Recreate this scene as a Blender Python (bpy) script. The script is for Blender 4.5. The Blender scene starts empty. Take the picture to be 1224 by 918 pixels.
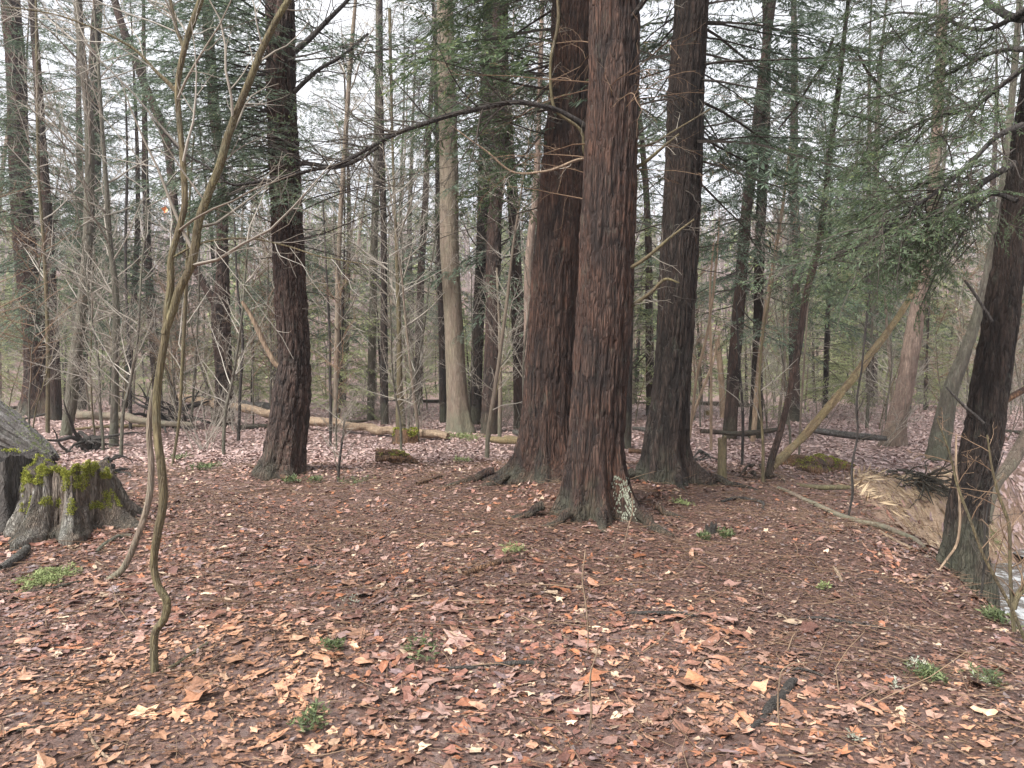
import bpy, math
import numpy as np
from math import radians, pi

S = bpy.context.scene
COL = S.collection

# ------------------------------------------------------------------ camera, sky, sun, exposure
CAM_H = 1.5
F = 900.0                       # focal length in pixels of the 1224 wide photograph
PITCH = math.atan(29 / F)       # camera tilted slightly down
cam_d = bpy.data.cameras.new("camera")
cam_d.sensor_width = 36.0
cam_d.lens = 36.0 * F / 1224.0
cam_d.clip_start = 0.05
cam_d.clip_end = 2000
cam = bpy.data.objects.new("camera", cam_d)
cam.location = (0, 0, CAM_H)
cam.rotation_euler = (pi / 2 - PITCH, 0, 0)
COL.objects.link(cam)
S.camera = cam

SUN_EL, SUN_AZ = radians(48), radians(228)      # light comes from behind left
w = bpy.data.worlds.new("World")
S.world = w
w.use_nodes = True
nt = w.node_tree
nt.nodes.clear()
out = nt.nodes.new("ShaderNodeOutputWorld")
bg = nt.nodes.new("ShaderNodeBackground")
sky = nt.nodes.new("ShaderNodeTexSky")
sky.sky_type = 'NISHITA'
sky.sun_disc = False
sky.sun_elevation = SUN_EL
sky.sun_rotation = SUN_AZ
sky.dust_density = 3.0
mixn = nt.nodes.new("ShaderNodeMix"); mixn.data_type = 'RGBA'
mixn.inputs[0].default_value = 0.82              # cloud cover
tc = nt.nodes.new("ShaderNodeTexCoord")
nz = nt.nodes.new("ShaderNodeTexNoise"); nz.inputs['Scale'].default_value = 2.2; nz.inputs['Detail'].default_value = 5
cr = nt.nodes.new("ShaderNodeValToRGB")
cr.color_ramp.elements[0].position = 0.3; cr.color_ramp.elements[0].color = (0.84, 0.845, 0.90, 1)
cr.color_ramp.elements[1].position = 0.7; cr.color_ramp.elements[1].color = (1.0, 0.995, 1.0, 1)
vm = nt.nodes.new("ShaderNodeVectorMath"); vm.operation = 'SCALE'; vm.inputs['Scale'].default_value = 8.2
nt.links.new(tc.outputs['Generated'], nz.inputs['Vector'])
nt.links.new(nz.outputs['Fac'], cr.inputs[0])
nt.links.new(cr.outputs[0], vm.inputs[0])
nt.links.new(sky.outputs[0], mixn.inputs[6])
nt.links.new(vm.outputs[0], mixn.inputs[7])
nt.links.new(mixn.outputs[2], bg.inputs[0])
bg.inputs[1].default_value = 0.061
nt.links.new(bg.outputs[0], out.inputs[0])

sun_d = bpy.data.lights.new("sun", 'SUN')
sun_d.energy = 2.7
sun_d.angle = radians(25)
sun_d.color = (1.0, 0.96, 0.9)
sun = bpy.data.objects.new("sun", sun_d)
sun.rotation_euler = (pi / 2 - SUN_EL, 0, pi - SUN_AZ)
COL.objects.link(sun)

S.view_settings.view_transform = 'Standard'
S.view_settings.look = 'None'
S.view_settings.gamma = 1.0
S.view_settings.use_curve_mapping = False
S.view_settings.exposure = 1.68
HAZE = 0.0012

S.render.engine = 'CYCLES'
cy = S.cycles
cy.max_bounces = 5; cy.diffuse_bounces = 3; cy.glossy_bounces = 2; cy.transmission_bounces = 2
cy.volume_bounces = 0; cy.transparent_max_bounces = 4
cy.use_denoising = True
cy.use_adaptive_sampling = True; cy.adaptive_threshold = 0.02
cy.sample_clamp_indirect = 4.0
try: cy.denoising_input_passes = 'RGB_ALBEDO_NORMAL'
except Exception: pass

# ------------------------------------------------------------------ numbers
def hash3(ix, iy, iz, seed):
    h = (ix.astype(np.uint32) * np.uint32(374761393) + iy.astype(np.uint32) * np.uint32(668265263)
         + iz.astype(np.uint32) * np.uint32(2147483647) + np.uint32(seed * 7919 + 13))
    h = (h ^ (h >> np.uint32(13))) * np.uint32(1274126177)
    h = (h ^ (h >> np.uint32(15))) * np.uint32(2246822519)
    h = h ^ (h >> np.uint32(16))
    return (h & np.uint32(0xFFFFFF)).astype(np.float64) / 16777215.0

def noise(P, seed=0):
    P = np.asarray(P, float)
    i = np.floor(P).astype(np.int64); f = P - i
    f = f * f * (3 - 2 * f)
    r = 0
    for dx in (0, 1):
        wx = f[..., 0] if dx else 1 - f[..., 0]
        for dy in (0, 1):
            wy = f[..., 1] if dy else 1 - f[..., 1]
            for dz in (0, 1):
                wz = f[..., 2] if dz else 1 - f[..., 2]
                r = r + wx * wy * wz * hash3(i[..., 0] + dx, i[..., 1] + dy, i[..., 2] + dz, seed)
    return r

def fbm(P, seed=0, octs=4, gain=0.5):
    a, s, t = 1.0, 0, 0
    P = np.asarray(P, float)
    for o in range(octs):
        s = s + a * noise(P * (2.03 ** o), seed + o * 31); t += a; a *= gain
    return s / t

def sst(x, a=0.0, b=1.0):
    t = np.clip((x - a) / (b - a), 0, 1); return t * t * (3 - 2 * t)

def norm(v):
    v = np.asarray(v, float)
    return v / (np.linalg.norm(v, axis=-1, keepdims=True) + 1e-12)

# ------------------------------------------------------------------ terrain height
RIM = np.array([(2.2, -30), (2.5, 1), (2.75, 4), (3.2, 6), (3.75, 8.2), (4.35, 9.9), (5.15, 11.2), (6.3, 11.9),
                (7.8, 12.8), (10.5, 14.2), (15, 15.5), (26, 16), (60, 14), (140, 10)], float)

def rim_dist(x, y):
    best = np.full(x.shape, 1e9); sign = np.zeros(x.shape)
    for a, b in zip(RIM[:-1], RIM[1:]):
        ab = b - a
        t = np.clip(((x - a[0]) * ab[0] + (y - a[1]) * ab[1]) / (ab @ ab), 0, 1)
        dx = x - (a[0] + t * ab[0]); dy = y - (a[1] + t * ab[1])
        d = np.hypot(dx, dy)
        sg = np.where(ab[0] * dy - ab[1] * dx < 0, 1.0, -1.0)   # right of the rim is inside the ravine
        m = d < best - 1e-9
        best = np.where(m, d, best); sign = np.where(m, sg, sign)
    return best * sign

def terrain(x, y):
    x = np.asarray(x, float); y = np.asarray(y, float)
    z0 = np.zeros_like(x)
    P = np.stack([x, y, z0], -1)
    z = 0.16 * (noise(P * 0.23, 3) - 0.5) + 0.10 * (noise(P * 0.7, 4) - 0.5)
    near = 1 - sst(np.hypot(x, y), 14, 30)
    z += near * (0.045 * (noise(P * 2.3, 5) - 0.5) + 0.022 * (noise(P * 7.0, 6) - 0.5) + 0.012 * (noise(P * 19.0, 7) - 0.5))
    z += 0.12 * np.exp(-(((x - 1.2) / 3.4) ** 2 + ((y - 8.0) / 2.6) ** 2))
    z += 0.14 * np.exp(-(((x + 4.3) / 1.3) ** 2 + ((y - 6.8) / 1.3) ** 2))
    for (tx_, ty_) in ((0.85, 7.75), (0.45, 9.6), (2.0, 9.6), (-2.95, 9.9)):
        z += 0.07 * np.exp(-((x - tx_) ** 2 + (y - ty_) ** 2) / 0.55)
    z -= 0.18 * sst(y, 9.5, 15)
    z += 0.5 * (noise(P * 0.06 + 9.1, 8) - 0.5) * sst(y, 18, 40)
    z -= 0.7 * sst(y, 24, 45)
    d = rim_dist(x, y) + 0.45 * (noise(P * 0.9 + 4.4, 9) - 0.5) + 0.3 * (fbm(P * 3.1, 19, 3) - 0.5)
    rough = 0.22 * (fbm(P * 1.7, 12, 3) - 0.5)
    z = z - 0.10 * sst(d, -0.9, 0.0) - (1.85 + 0.12 * rough) * sst(d, 0.0, 1.6) + rough * sst(d, 0.2, 1.0)
    z += 3.2 * sst(d, 5.5, 16)
    r = np.hypot(x * 0.8, y)
    z += (17 + 5 * noise(P * 0.012, 21)) * sst(r, 62, 150) + 1.2 * (noise(P * 0.05, 22) - 0.5) * sst(r, 45, 90)
    return z

def sand_mask(x, y):
    x = np.asarray(x, float); y = np.asarray(y, float); d = rim_dist(x, y)
    P = np.stack([x, y, 0 * x], -1)
    m_ = sst(d, 0.0, 0.2) * (1 - sst(d, 1.5, 2.3)) * np.exp(-(((x - 5.4) / 1.7) ** 2 + ((y - 10.5) / 2.0) ** 2) * 0.5) * 2.6
    return np.clip(m_ * (0.75 + 0.8 * (fbm(P * 1.6, 77, 3) - 0.3)), 0, 1)
def tz(x, y): return float(terrain(np.array([x]), np.array([y]))[0])

_c, _s = math.cos(PITCH), math.sin(PITCH)
def ray(px, py):
    u, v = (px - 612) / F, -(py - 459) / F
    return np.array([u, _c + v * _s, -_s + v * _c])
def at(px, py, depth):
    d = ray(px, py); return np.array([0, 0, CAM_H]) + d * (depth / d[1])
_T = np.concatenate([np.linspace(1.5, 20, 1500), np.linspace(20, 70, 800)])
def ground(px, py):
    d = ray(px, py); p = np.array([0, 0, CAM_H]) + _T[:, None] * d
    below = p[:, 2] < terrain(p[:, 0], p[:, 1])
    i = int(np.argmax(below)) if below.any() else len(_T) - 1
    q = p[i]; return np.array([q[0], q[1], tz(q[0], q[1])])

# ------------------------------------------------------------------ mesh accumulators
class Acc:
    def __init__(s): s.V, s.Q, s.T, s.A, s.C, s.n = [], [], [], [], [], 0; s.mq, s.mt = [], []
    def add(s, V, Q=None, T=None, rnd=0.5, col=None, mi=0):
        V = np.asarray(V, float).reshape(-1, 3)
        if Q is not None and len(Q): s.Q.append(np.asarray(Q) + s.n); s.mq.append(np.full(len(Q), mi))
        if T is not None and len(T): s.T.append(np.asarray(T) + s.n); s.mt.append(np.full(len(T), mi))
        s.V.append(V); s.A.append(np.broadcast_to(np.asarray(rnd, float), (len(V),)).copy())
        if col is not None: s.C.append(np.asarray(col, float))
        s.n += len(V)
    def merge(s, o, M=None, off=(0, 0, 0), mi=0):
        V, Q, T, A = o.arrays()
        if M is not None: V = V @ np.asarray(M).T
        s.add(V + np.asarray(off), Q, T, A, mi=mi)
    def arrays(s):
        V = np.concatenate(s.V) if s.V else np.zeros((0, 3))
        Q = np.concatenate(s.Q) if s.Q else np.zeros((0, 4), int)
        T = np.concatenate(s.T) if s.T else np.zeros((0, 3), int)
        A = np.concatenate(s.A) if s.A else np.zeros(0)
        return V, Q, T, A
    def mesh(s, name, mats, off=(0, 0, 0), smooth=True):
        V, Q, T, A = s.arrays()
        V = V - np.asarray(off)
        me = bpy.data.meshes.new(name)
        nq, nt_ = len(Q), len(T)
        me.vertices.add(len(V)); me.vertices.foreach_set("co", V.astype(np.float32).ravel())
        me.loops.add(nq * 4 + nt_ * 3)
        me.loops.foreach_set("vertex_index", np.concatenate([Q.ravel(), T.ravel()]).astype(np.int32))
        me.polygons.add(nq + nt_)
        st = np.concatenate([np.arange(nq) * 4, nq * 4 + np.arange(nt_) * 3]).astype(np.int32)
        me.polygons.foreach_set("loop_start", st)
        for m in mats: me.materials.append(m)
        if len(mats) > 1:
            mi = np.concatenate(s.mq + s.mt).astype(np.int32)
            me.polygons.foreach_set("material_index", mi)
        me.polygons.foreach_set("use_smooth", np.full(nq + nt_, smooth))
        me.update(calc_edges=True)
        a = me.attributes.new("rnd", 'FLOAT', 'POINT'); a.data.foreach_set("value", A.astype(np.float32))
        if s.C:
            c = np.concatenate(s.C); c = np.concatenate([c, np.ones((len(c), 1))], 1)
            a = me.attributes.new("tint", 'FLOAT_COLOR', 'POINT'); a.data.foreach_set("color", c.astype(np.float32).ravel())
        return me

def tubes(acc, P, R, k=3, rnd=0.5, mi=0, cap=False):
    P = np.asarray(P, float); R = np.asarray(R, float)
    if P.ndim == 2: P = P[None]; R = R[None]
    m, n, _ = P.shape
    T = norm(np.gradient(P, axis=1))
    mt = np.abs(norm(P[:, -1] - P[:, 0])[:, 2])
    ref = np.where((mt > 0.75)[:, None], np.array([1.0, 0.05, 0]), np.array([0.03, 0.02, 1.0]))[:, None, :]
    N = norm(np.cross(T, np.broadcast_to(ref, T.shape))); B = np.cross(T, N)
    a = np.arange(k) * 2 * pi / k
    V = P[:, :, None, :] + R[:, :, None, None] * (np.cos(a)[:, None] * N[:, :, None, :] + np.sin(a)[:, None] * B[:, :, None, :])
    base = (np.arange(m) * n * k)[:, None, None]
    i = np.arange(n - 1)[None, :, None] * k; j = np.arange(k)[None, None, :]; j2 = (j + 1) % k
    Q = np.stack([base + i + j, base + i + j2, base + i + k + j2, base + i + k + j], -1).reshape(-1, 4)
    rr = np.asarray(rnd, float)
    if rr.ndim: rr = np.repeat(rr, n * k)
    acc.add(V.reshape(-1, 3), Q, None, rr, mi=mi)
    if cap:
        for q in range(m):
            for e in (0, n - 1):
                ring = V[q, e]; c = ring.mean(0)
                t = np.array([[k, (x + 1) % k, x] for x in range(k)])
                if e: t = t[:, ::-1]
                acc.add(np.vstack([ring, c]), None, t, 0.9, mi=mi)

class Paths:
    """collects bare twigs of equal point counts and turns them into thin tubes at once"""
    def __init__(s): s.d = {}
    def put(s, P, R, k=3, rnd=0.5): s.d.setdefault((len(P), k), []).append((P, R, rnd))
    def into(s, acc, mi=0):
        for (n, k), l in s.d.items():
            tubes(acc, np.array([a for a, _, _ in l]), np.array([b for _, b, _ in l]), k, np.array([c for _, _, c in l]), mi)

def wander(rng, p0, d, L, n, wig=0.12, trop=(0, 0, 0)):
    st = np.cumsum(rng.normal(0, wig, (n, 3)), 0)
    st[0] = 0
    D = norm(norm(d) + st + np.linspace(0, 1, n)[:, None] * np.asarray(trop, float))
    P = np.empty((n, 3)); P[0] = p0
    P[1:] = p0 + np.cumsum(D[:-1] * (L / (n - 1)), 0)
    return P

def diamonds(acc, B_, D_, Nn, L_, W_, rnd, mi=0):
    D_ = norm(D_); S_ = norm(np.cross(D_, Nn))
    L_ = L_[:, None]; W_ = W_[:, None]
    V = np.stack([B_, B_ + D_ * L_ * 0.45 + S_ * W_, B_ + D_ * L_, B_ + D_ * L_ * 0.45 - S_ * W_], 1).reshape(-1, 3)
    acc.add(V, np.arange(len(B_))[:, None] * 4 + np.arange(4)[None], None, np.repeat(rnd, 4), mi=mi)

def interp(P, R, t):
    n = len(P) - 1; f = min(max(t, 0), 0.9999) * n; i = int(f); f -= i
    return P[i] * (1 - f) + P[i + 1] * f, R[i] * (1 - f) + R[i + 1] * f, norm(P[i + 1] - P[i])

def side(rng, t, ang, flat=False, bias=None):
    a = rng.normal(0, 1, 3)
    if flat: a[2] *= 0.25
    if bias is not None: a = a + np.asarray(bias)
    a = a - t * (a @ t); a = norm(a)
    return t * math.cos(ang) + a * math.sin(ang)

def twiggy(rng, ps, P, R, cnt, L, lev=1, t0=0.15, t1=1.0, ang=(0.6, 1.1), wig=0.13, trop=(0, 0, 0), n=6, k=3, rf=0.5,
           rmin=0.0012, flat=False, sub=4, subL=0.45, bias=None, taper=0.6):
    for q in range(cnt):
        t = t0 + (t1 - t0) * (q + rng.random()) / cnt
        p, r, tg = interp(P, R, t)
        l = L * (1 - taper * t) * rng.uniform(0.5, 1.25)
        d = side(rng, tg, rng.uniform(*ang), flat, bias)
        r0 = max(min(r * rf, 0.011 * l + 0.0012), rmin)
        PP = wander(rng, p, d, l, n, wig, trop)
        RR = np.linspace(r0, max(r0 * 0.25, rmin * 0.6), n)
        ps.put(PP, RR, k, rng.random())
        if lev > 0:
            twiggy(rng, ps, PP, RR, max(2, int(sub * rng.uniform(0.7, 1.4))), l * subL, lev - 1, 0.2, 1.0, ang, wig, trop,
                   max(4, n - 1), 3, 0.6, rmin, flat, max(2, sub - 1), subL, bias, taper)

# ------------------------------------------------------------------ materials
def new_mat(name):
    m = bpy.data.materials.new(name); m.use_nodes = True
    n = m.node_tree; n.nodes.clear()
    o = n.nodes.new("ShaderNodeOutputMaterial"); b = n.nodes.new("ShaderNodeBsdfPrincipled")
    n.links.new(b.outputs[0], o.inputs[0])
    return m, n, b, o
def N(n, t, **k):
    x = n.nodes.new(t)
    for a, v in k.items():
        if a.startswith('i_'):
            x.inputs[a[2:].replace('_', ' ')].default_value = v
        else: setattr(x, a, v)
    return x
def tex(n, vec, scale, detail=4, stretch=None, rough=0.6, dist=0.0):
    mp = N(n, "ShaderNodeMapping")
    if stretch: mp.inputs['Scale'].default_value = stretch
    n.links.new(vec, mp.inputs[0])
    t = N(n, "ShaderNodeTexNoise"); t.inputs['Scale'].default_value = scale; t.inputs['Detail'].default_value = detail
    t.inputs['Roughness'].default_value = rough; t.inputs['Distortion'].default_value = dist
    n.links.new(mp.outputs[0], t.inputs['Vector'])
    return t.outputs['Fac']
def ramp(n, f, *st):
    r = N(n, "ShaderNodeValToRGB"); e = r.color_ramp.elements
    while len(e) < len(st): e.new(0.5)
    for x, (p, c) in zip(e, st):
        x.position = p; x.color = (c, c, c, 1) if isinstance(c, (int, float)) else (*c, 1)
    n.links.new(f, r.inputs[0]); return r.outputs[0]
def mixc(n, f, a, b, mode='MIX'):
    m = N(n, "ShaderNodeMix"); m.data_type = 'RGBA'; m.blend_type = mode
    for s_, v in ((0, f), (6, a), (7, b)):
        if isinstance(v, (int, float)): m.inputs[s_].default_value = v
        elif isinstance(v, tuple): m.inputs[s_].default_value = (*v, 1)
        else: n.links.new(v, m.inputs[s_])
    return m.outputs[2]
def math_(n, op, a, b=None):
    m = N(n, "ShaderNodeMath"); m.operation = op
    for s_, v in ((0, a), (1, b)):
        if v is None: continue
        if isinstance(v, (int, float)): m.inputs[s_].default_value = v
        else: n.links.new(v, m.inputs[s_])
    return m.outputs[0]
def bump(n, b, h, strength, dist):
    bp = N(n, "ShaderNodeBump"); bp.inputs['Strength'].default_value = strength; bp.inputs['Distance'].default_value = dist
    n.links.new(h, bp.inputs['Height']); n.links.new(bp.outputs[0], b.inputs['Normal'])
def attr(n, name):
    a = N(n, "ShaderNodeAttribute"); a.attribute_name = name; return a

def bark(name, plate, fiss, patch, lichen=(0.22, 0.25, 0.19), lich=0.3, moss=0.3, scale=1.0, rough=0.85, bump_d=0.012):
    m, n, b, o = new_mat(name)
    oc = N(n, "ShaderNodeTexCoord").outputs['Object']
    ge = N(n, "ShaderNodeNewGeometry").outputs['Position']
    a = attr(n, "rnd").outputs['Fac']
    fine = tex(n, oc, 34 * scale, 8, (1, 1, 0.10), 0.75, 0.9)
    vmap = N(n, "ShaderNodeMapping"); vmap.inputs['Scale'].default_value = (1, 1, 0.12); n.links.new(oc, vmap.inputs[0])
    wob = N(n, "ShaderNodeTexNoise"); wob.inputs['Scale'].default_value = 9 * scale; wob.inputs['Detail'].default_value = 4; n.links.new(vmap.outputs[0], wob.inputs['Vector'])
    wadd = N(n, "ShaderNodeMix"); wadd.data_type = 'RGBA'; wadd.blend_type = 'LINEAR_LIGHT'; wadd.inputs[0].default_value = 0.09
    n.links.new(vmap.outputs[0], wadd.inputs[6]); n.links.new(wob.outputs['Color'], wadd.inputs[7])
    vor = N(n, "ShaderNodeTexVoronoi"); vor.feature = 'DISTANCE_TO_EDGE'; vor.inputs['Scale'].default_value = 30 * scale
    n.links.new(wadd.outputs[2], vor.inputs['Vector'])
    plates = ramp(n, vor.outputs['Distance'], (0.0, 0.0), (0.22, 1.0))
    big = tex(n, oc, 2.6 * scale, 5, (1, 1, 0.4), 0.7)
    c = mixc(n, ramp(n, a, (0.15, 0.0), (0.75, 1.0)), plate, fiss)
    c = mixc(n, ramp(n, big, (0.42, 0.0), (0.62, 0.8)), c, patch)
    c = mixc(n, 1.0, c, ramp(n, fine, (0.30, 0.35), (0.70, 1.75)), 'MULTIPLY')
    c = mixc(n, math_(n, 'MULTIPLY', math_(n, 'SUBTRACT', 1.0, plates), 0.6), c, fiss)
    ln = tex(n, oc, 9 * scale, 6, (1, 1, 0.5), 0.75)
    c = mixc(n, ramp(n, ln, (0.60 - 0.12 * lich, 0.0), (0.72, lich)), c, lichen)
    z = N(n, "ShaderNodeSeparateXYZ"); n.links.new(ge, z.inputs[0])
    mz = ramp(n, math_(n, 'ADD', math_(n, 'MULTIPLY', z.outputs[2], 0.55), tex(n, oc, 3.5, 5)), (0.42, moss * 0.8), (0.72, 0.0))
    c = mixc(n, mz, c, (0.115, 0.125, 0.085))
    n.links.new(c, b.inputs['Base Color'])
    b.inputs['Roughness'].default_value = rough
    h = math_(n, 'ADD', fine, math_(n, 'MULTIPLY', tex(n, oc, 70 * scale, 4, (1, 1, 0.3)), 0.35))
    h = math_(n, 'ADD', h, math_(n, 'MULTIPLY', plates, 0.7))
    bump(n, b, h, 1.0, bump_d * 2.2)
    return m

M = {}
M['bark_red'] = bark("red_brown_bark", (0.0880, 0.0512, 0.0376), (0.0160, 0.0080, 0.0064), (0.1000, 0.0448, 0.0272), moss=0.65, lich=0.22)
M['bark_dark'] = bark("dark_bark", (0.0515, 0.0359, 0.0289), (0.0109, 0.0070, 0.0055), (0.0562, 0.0335, 0.0250), moss=0.6, lich=0.25)
M['bark_brown'] = bark("brown_ridged_bark", (0.0943, 0.0640, 0.0517), (0.0180, 0.0107, 0.0090), (0.1025, 0.0558, 0.0410), moss=0.45, lich=0.25)
M['bark_grey'] = bark("grey_bark", (0.15, 0.135, 0.11), (0.09, 0.075, 0.06), (0.11, 0.115, 0.075), lich=0.55, moss=0.6, bump_d=0.006)
M['bark_smooth'] = bark("smooth_tan_bark", (0.235, 0.19, 0.15), (0.17, 0.13, 0.10), (0.19, 0.17, 0.115), lich=0.4, moss=0.8, bump_d=0.004)
M['bark_olive'] = bark("olive_bark", (0.19, 0.155, 0.085), (0.09, 0.068, 0.04), (0.145, 0.13, 0.06), lich=0.25, moss=0.35, bump_d=0.003, scale=1.6)
M['wood_pale'] = bark("pale_bare_wood", (0.40, 0.30, 0.205), (0.22, 0.155, 0.105), (0.30, 0.225, 0.16), lich=0.3, moss=0.0, bump_d=0.004)
M['bark_tan'] = bark('tan_speckled_bark', (0.40, 0.30, 0.165), (0.17, 0.115, 0.06), (0.26, 0.21, 0.095), lich=0.5, moss=0.25, bump_d=0.004, scale=1.5)
M['bark_pinkish'] = bark('pinkish_brown_bark', (0.25, 0.185, 0.15), (0.15, 0.105, 0.085), (0.32, 0.24, 0.19), lich=0.3, moss=0.3, bump_d=0.006)
M['wood_grey'] = bark("weathered_grey_wood", (0.21, 0.20, 0.195), (0.06, 0.05, 0.045), (0.15, 0.14, 0.13), lich=0.5, moss=0.25, bump_d=0.01, scale=1.4)
M['wood_stump'] = bark('split_grey_stump_wood', (0.34, 0.33, 0.305), (0.055, 0.043, 0.035), (0.27, 0.21, 0.16), lich=0.4, moss=0.3, bump_d=0.012, scale=1.3)
M['wood_black'] = bark("damp_black_root", (0.05, 0.044, 0.042), (0.02, 0.016, 0.015), (0.075, 0.065, 0.058), lich=0.1, moss=0.1, bump_d=0.006)
M['wood_rot'] = bark("rotten_orange_wood", (0.20, 0.10, 0.055), (0.06, 0.03, 0.02), (0.28, 0.15, 0.075), lich=0.1, moss=0.2, bump_d=0.01)

def simple(name, stops, rough=0.8, trans=0.0, spec=0.3):
    m, n, b, o = new_mat(name)
    a = attr(n, "rnd").outputs['Fac']
    c = ramp(n, a, *stops)
    n.links.new(c, b.inputs['Base Color']); b.inputs['Roughness'].default_value = rough
    b.inputs['Specular IOR Level'].default_value = spec
    if trans:
        t = N(n, "ShaderNodeBsdfTranslucent"); n.links.new(c, t.inputs[0])
        mx = N(n, "ShaderNodeMixShader"); mx.inputs[0].default_value = trans
        n.links.new(b.outputs[0], mx.inputs[1]); n.links.new(t.outputs[0], mx.inputs[2]); n.links.new(mx.outputs[0], o.inputs[0])
    return m
M['hemlock'] = simple("hemlock_needles", [(0.0, (0.035, 0.060, 0.03)), (0.45, (0.070, 0.110, 0.055)), (0.8, (0.115, 0.16, 0.085)), (1.0, (0.17, 0.21, 0.08))], 0.55, 0.42, 0.4)
M['hemlock_hazed'] = simple("haze_paled_hemlock_needles", [(0.0, (0.16, 0.185, 0.10)), (0.5, (0.27, 0.305, 0.155)), (1.0, (0.40, 0.44, 0.21))], 0.6, 0.45, 0.35)  # needle green lightened, so haze and backlight are partly put into the colour
M['hemlock_blue'] = simple("bluish_hemlock_needles", [(0.0, (0.04, 0.068, 0.042)), (0.45, (0.09, 0.135, 0.09)), (0.85, (0.16, 0.215, 0.155)), (1.0, (0.21, 0.27, 0.14))], 0.5, 0.42, 0.45)
M['twig_dark'] = simple("dark_twig", [(0.0, (0.04, 0.033, 0.03)), (1.0, (0.085, 0.072, 0.06))], 0.85)
M['twig_grey'] = simple("grey_twig", [(0.0, (0.15, 0.13, 0.105)), (0.6, (0.30, 0.27, 0.23)), (1.0, (0.38, 0.355, 0.315))], 0.8)
M['twig_far'] = simple('haze_paled_twigs', [(0.0, (0.17, 0.13, 0.125)), (1.0, (0.32, 0.26, 0.25))], 0.85)  # paled and greyed twig colour, the hillside's haze is partly painted in
M['twig_brown'] = simple("brown_twig", [(0.0, (0.13, 0.08, 0.05)), (1.0, (0.26, 0.18, 0.12))], 0.75)
M['moss'] = simple("bright_moss", [(0.0, (0.09, 0.105, 0.02)), (0.5, (0.26, 0.285, 0.05)), (1.0, (0.50, 0.50, 0.13))], 0.9, 0.2, 0.1)
M['moss_pale'] = simple("pale_green_moss", [(0.0, (0.12, 0.15, 0.06)), (1.0, (0.33, 0.38, 0.18))], 0.9, 0.2, 0.1)
M['fern'] = simple("green_ground_plant", [(0.0, (0.05, 0.07, 0.035)), (0.6, (0.105, 0.135, 0.06)), (1.0, (0.22, 0.26, 0.12))], 0.6, 0.25, 0.3)
M['bark_lichen'] = simple('bark_lichen', [(0.0, (0.10, 0.105, 0.08)), (0.6, (0.19, 0.20, 0.155)), (1.0, (0.30, 0.315, 0.25))], 0.9)
M['lichen'] = simple("grey_green_lichen", [(0.0, (0.24, 0.255, 0.20)), (1.0, (0.46, 0.485, 0.40))], 0.9, 0.1, 0.1)

def ground_mat():
    m, n, b, o = new_mat("forest_soil")
    p = N(n, "ShaderNodeNewGeometry").outputs['Position']
    f1 = tex(n, p, 55, 6, None, 0.75, 0.4); f2 = tex(n, p, 9, 5, None, 0.65); f3 = tex(n, p, 0.9, 4)
    v = N(n, "ShaderNodeTexVoronoi"); v.inputs['Scale'].default_value = 24; n.links.new(p, v.inputs['Vector'])
    c = ramp(n, f1, (0.30, (0.035, 0.020, 0.016)), (0.46, (0.105, 0.052, 0.038)), (0.58, (0.19, 0.10, 0.07)), (0.7, (0.36, 0.22, 0.155)))
    vc = N(n, "ShaderNodeSeparateColor"); n.links.new(v.outputs['Color'], vc.inputs[0])
    litter = ramp(n, vc.outputs[0], (0.0, (0.10, 0.055, 0.045)), (0.35, (0.24, 0.135, 0.11)), (0.6, (0.40, 0.28, 0.25)), (0.8, (0.29, 0.21, 0.20)), (1.0, (0.52, 0.40, 0.36)))
    lm = attr(n, "rnd").outputs['Fac']
    c = mixc(n, math_(n, 'MULTIPLY', lm, 0.8), c, litter)
    c = mixc(n, ramp(n, f2, (0.40, 0.45), (0.60, 0.0)), c, (0.055, 0.034, 0.027))
    tint = attr(n, "tint")
    sc = N(n, "ShaderNodeSeparateColor"); n.links.new(tint.outputs['Color'], sc.inputs[0])
    sandn = tex(n, p, 7, 6, None, 0.75, 0.5)
    sand = ramp(n, sandn, (0.3, (0.30, 0.20, 0.13)), (0.5, (0.47, 0.33, 0.225)), (0.7, (0.58, 0.43, 0.31)))
    sf = math_(n, 'MULTIPLY', sc.outputs[0], ramp(n, tex(n, p, 3.1, 6, None, 0.75), (0.25, 0.75), (0.40, 1.0)))
    c = mixc(n, sf, c, sand)
    mo = math_(n, 'MULTIPLY', ramp(n, tex(n, p, 2.2, 5, None, 0.8), (0.64, 0.0), (0.76, 0.3)), sc.outputs[1])
    c = mixc(n, mo, c, (0.12, 0.14, 0.055))
    n.links.new(c, b.inputs['Base Color'])
    n.links.new(ramp(n, f2, (0.3, 0.42), (0.7, 0.8)), b.inputs['Roughness'])
    h = math_(n, 'ADD', f1, math_(n, 'MULTIPLY', f2, 0.8))
    bump(n, b, h, 0.9, 0.03)
    return m
M['ground'] = ground_mat()

def litter_mat(name, rough):
    m, n, b, o = new_mat(name)
    t = attr(n, "tint").outputs['Color']
    oc = N(n, "ShaderNodeNewGeometry").outputs['Position']
    c = mixc(n, 1.0, t, ramp(n, tex(n, oc, 38, 5, None, 0.7), (0.28, 0.55), (0.7, 1.35)), 'MULTIPLY')
    n.links.new(c, b.inputs['Base Color'])
    b.inputs['Roughness'].default_value = rough
    bump(n, b, tex(n, oc, 90, 3), 0.5, 0.004)
    return m
M['leaf'] = litter_mat("damp_dead_leaf", 0.42)
M['leaf_far'] = litter_mat("far_dead_leaf", 0.5)

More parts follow.
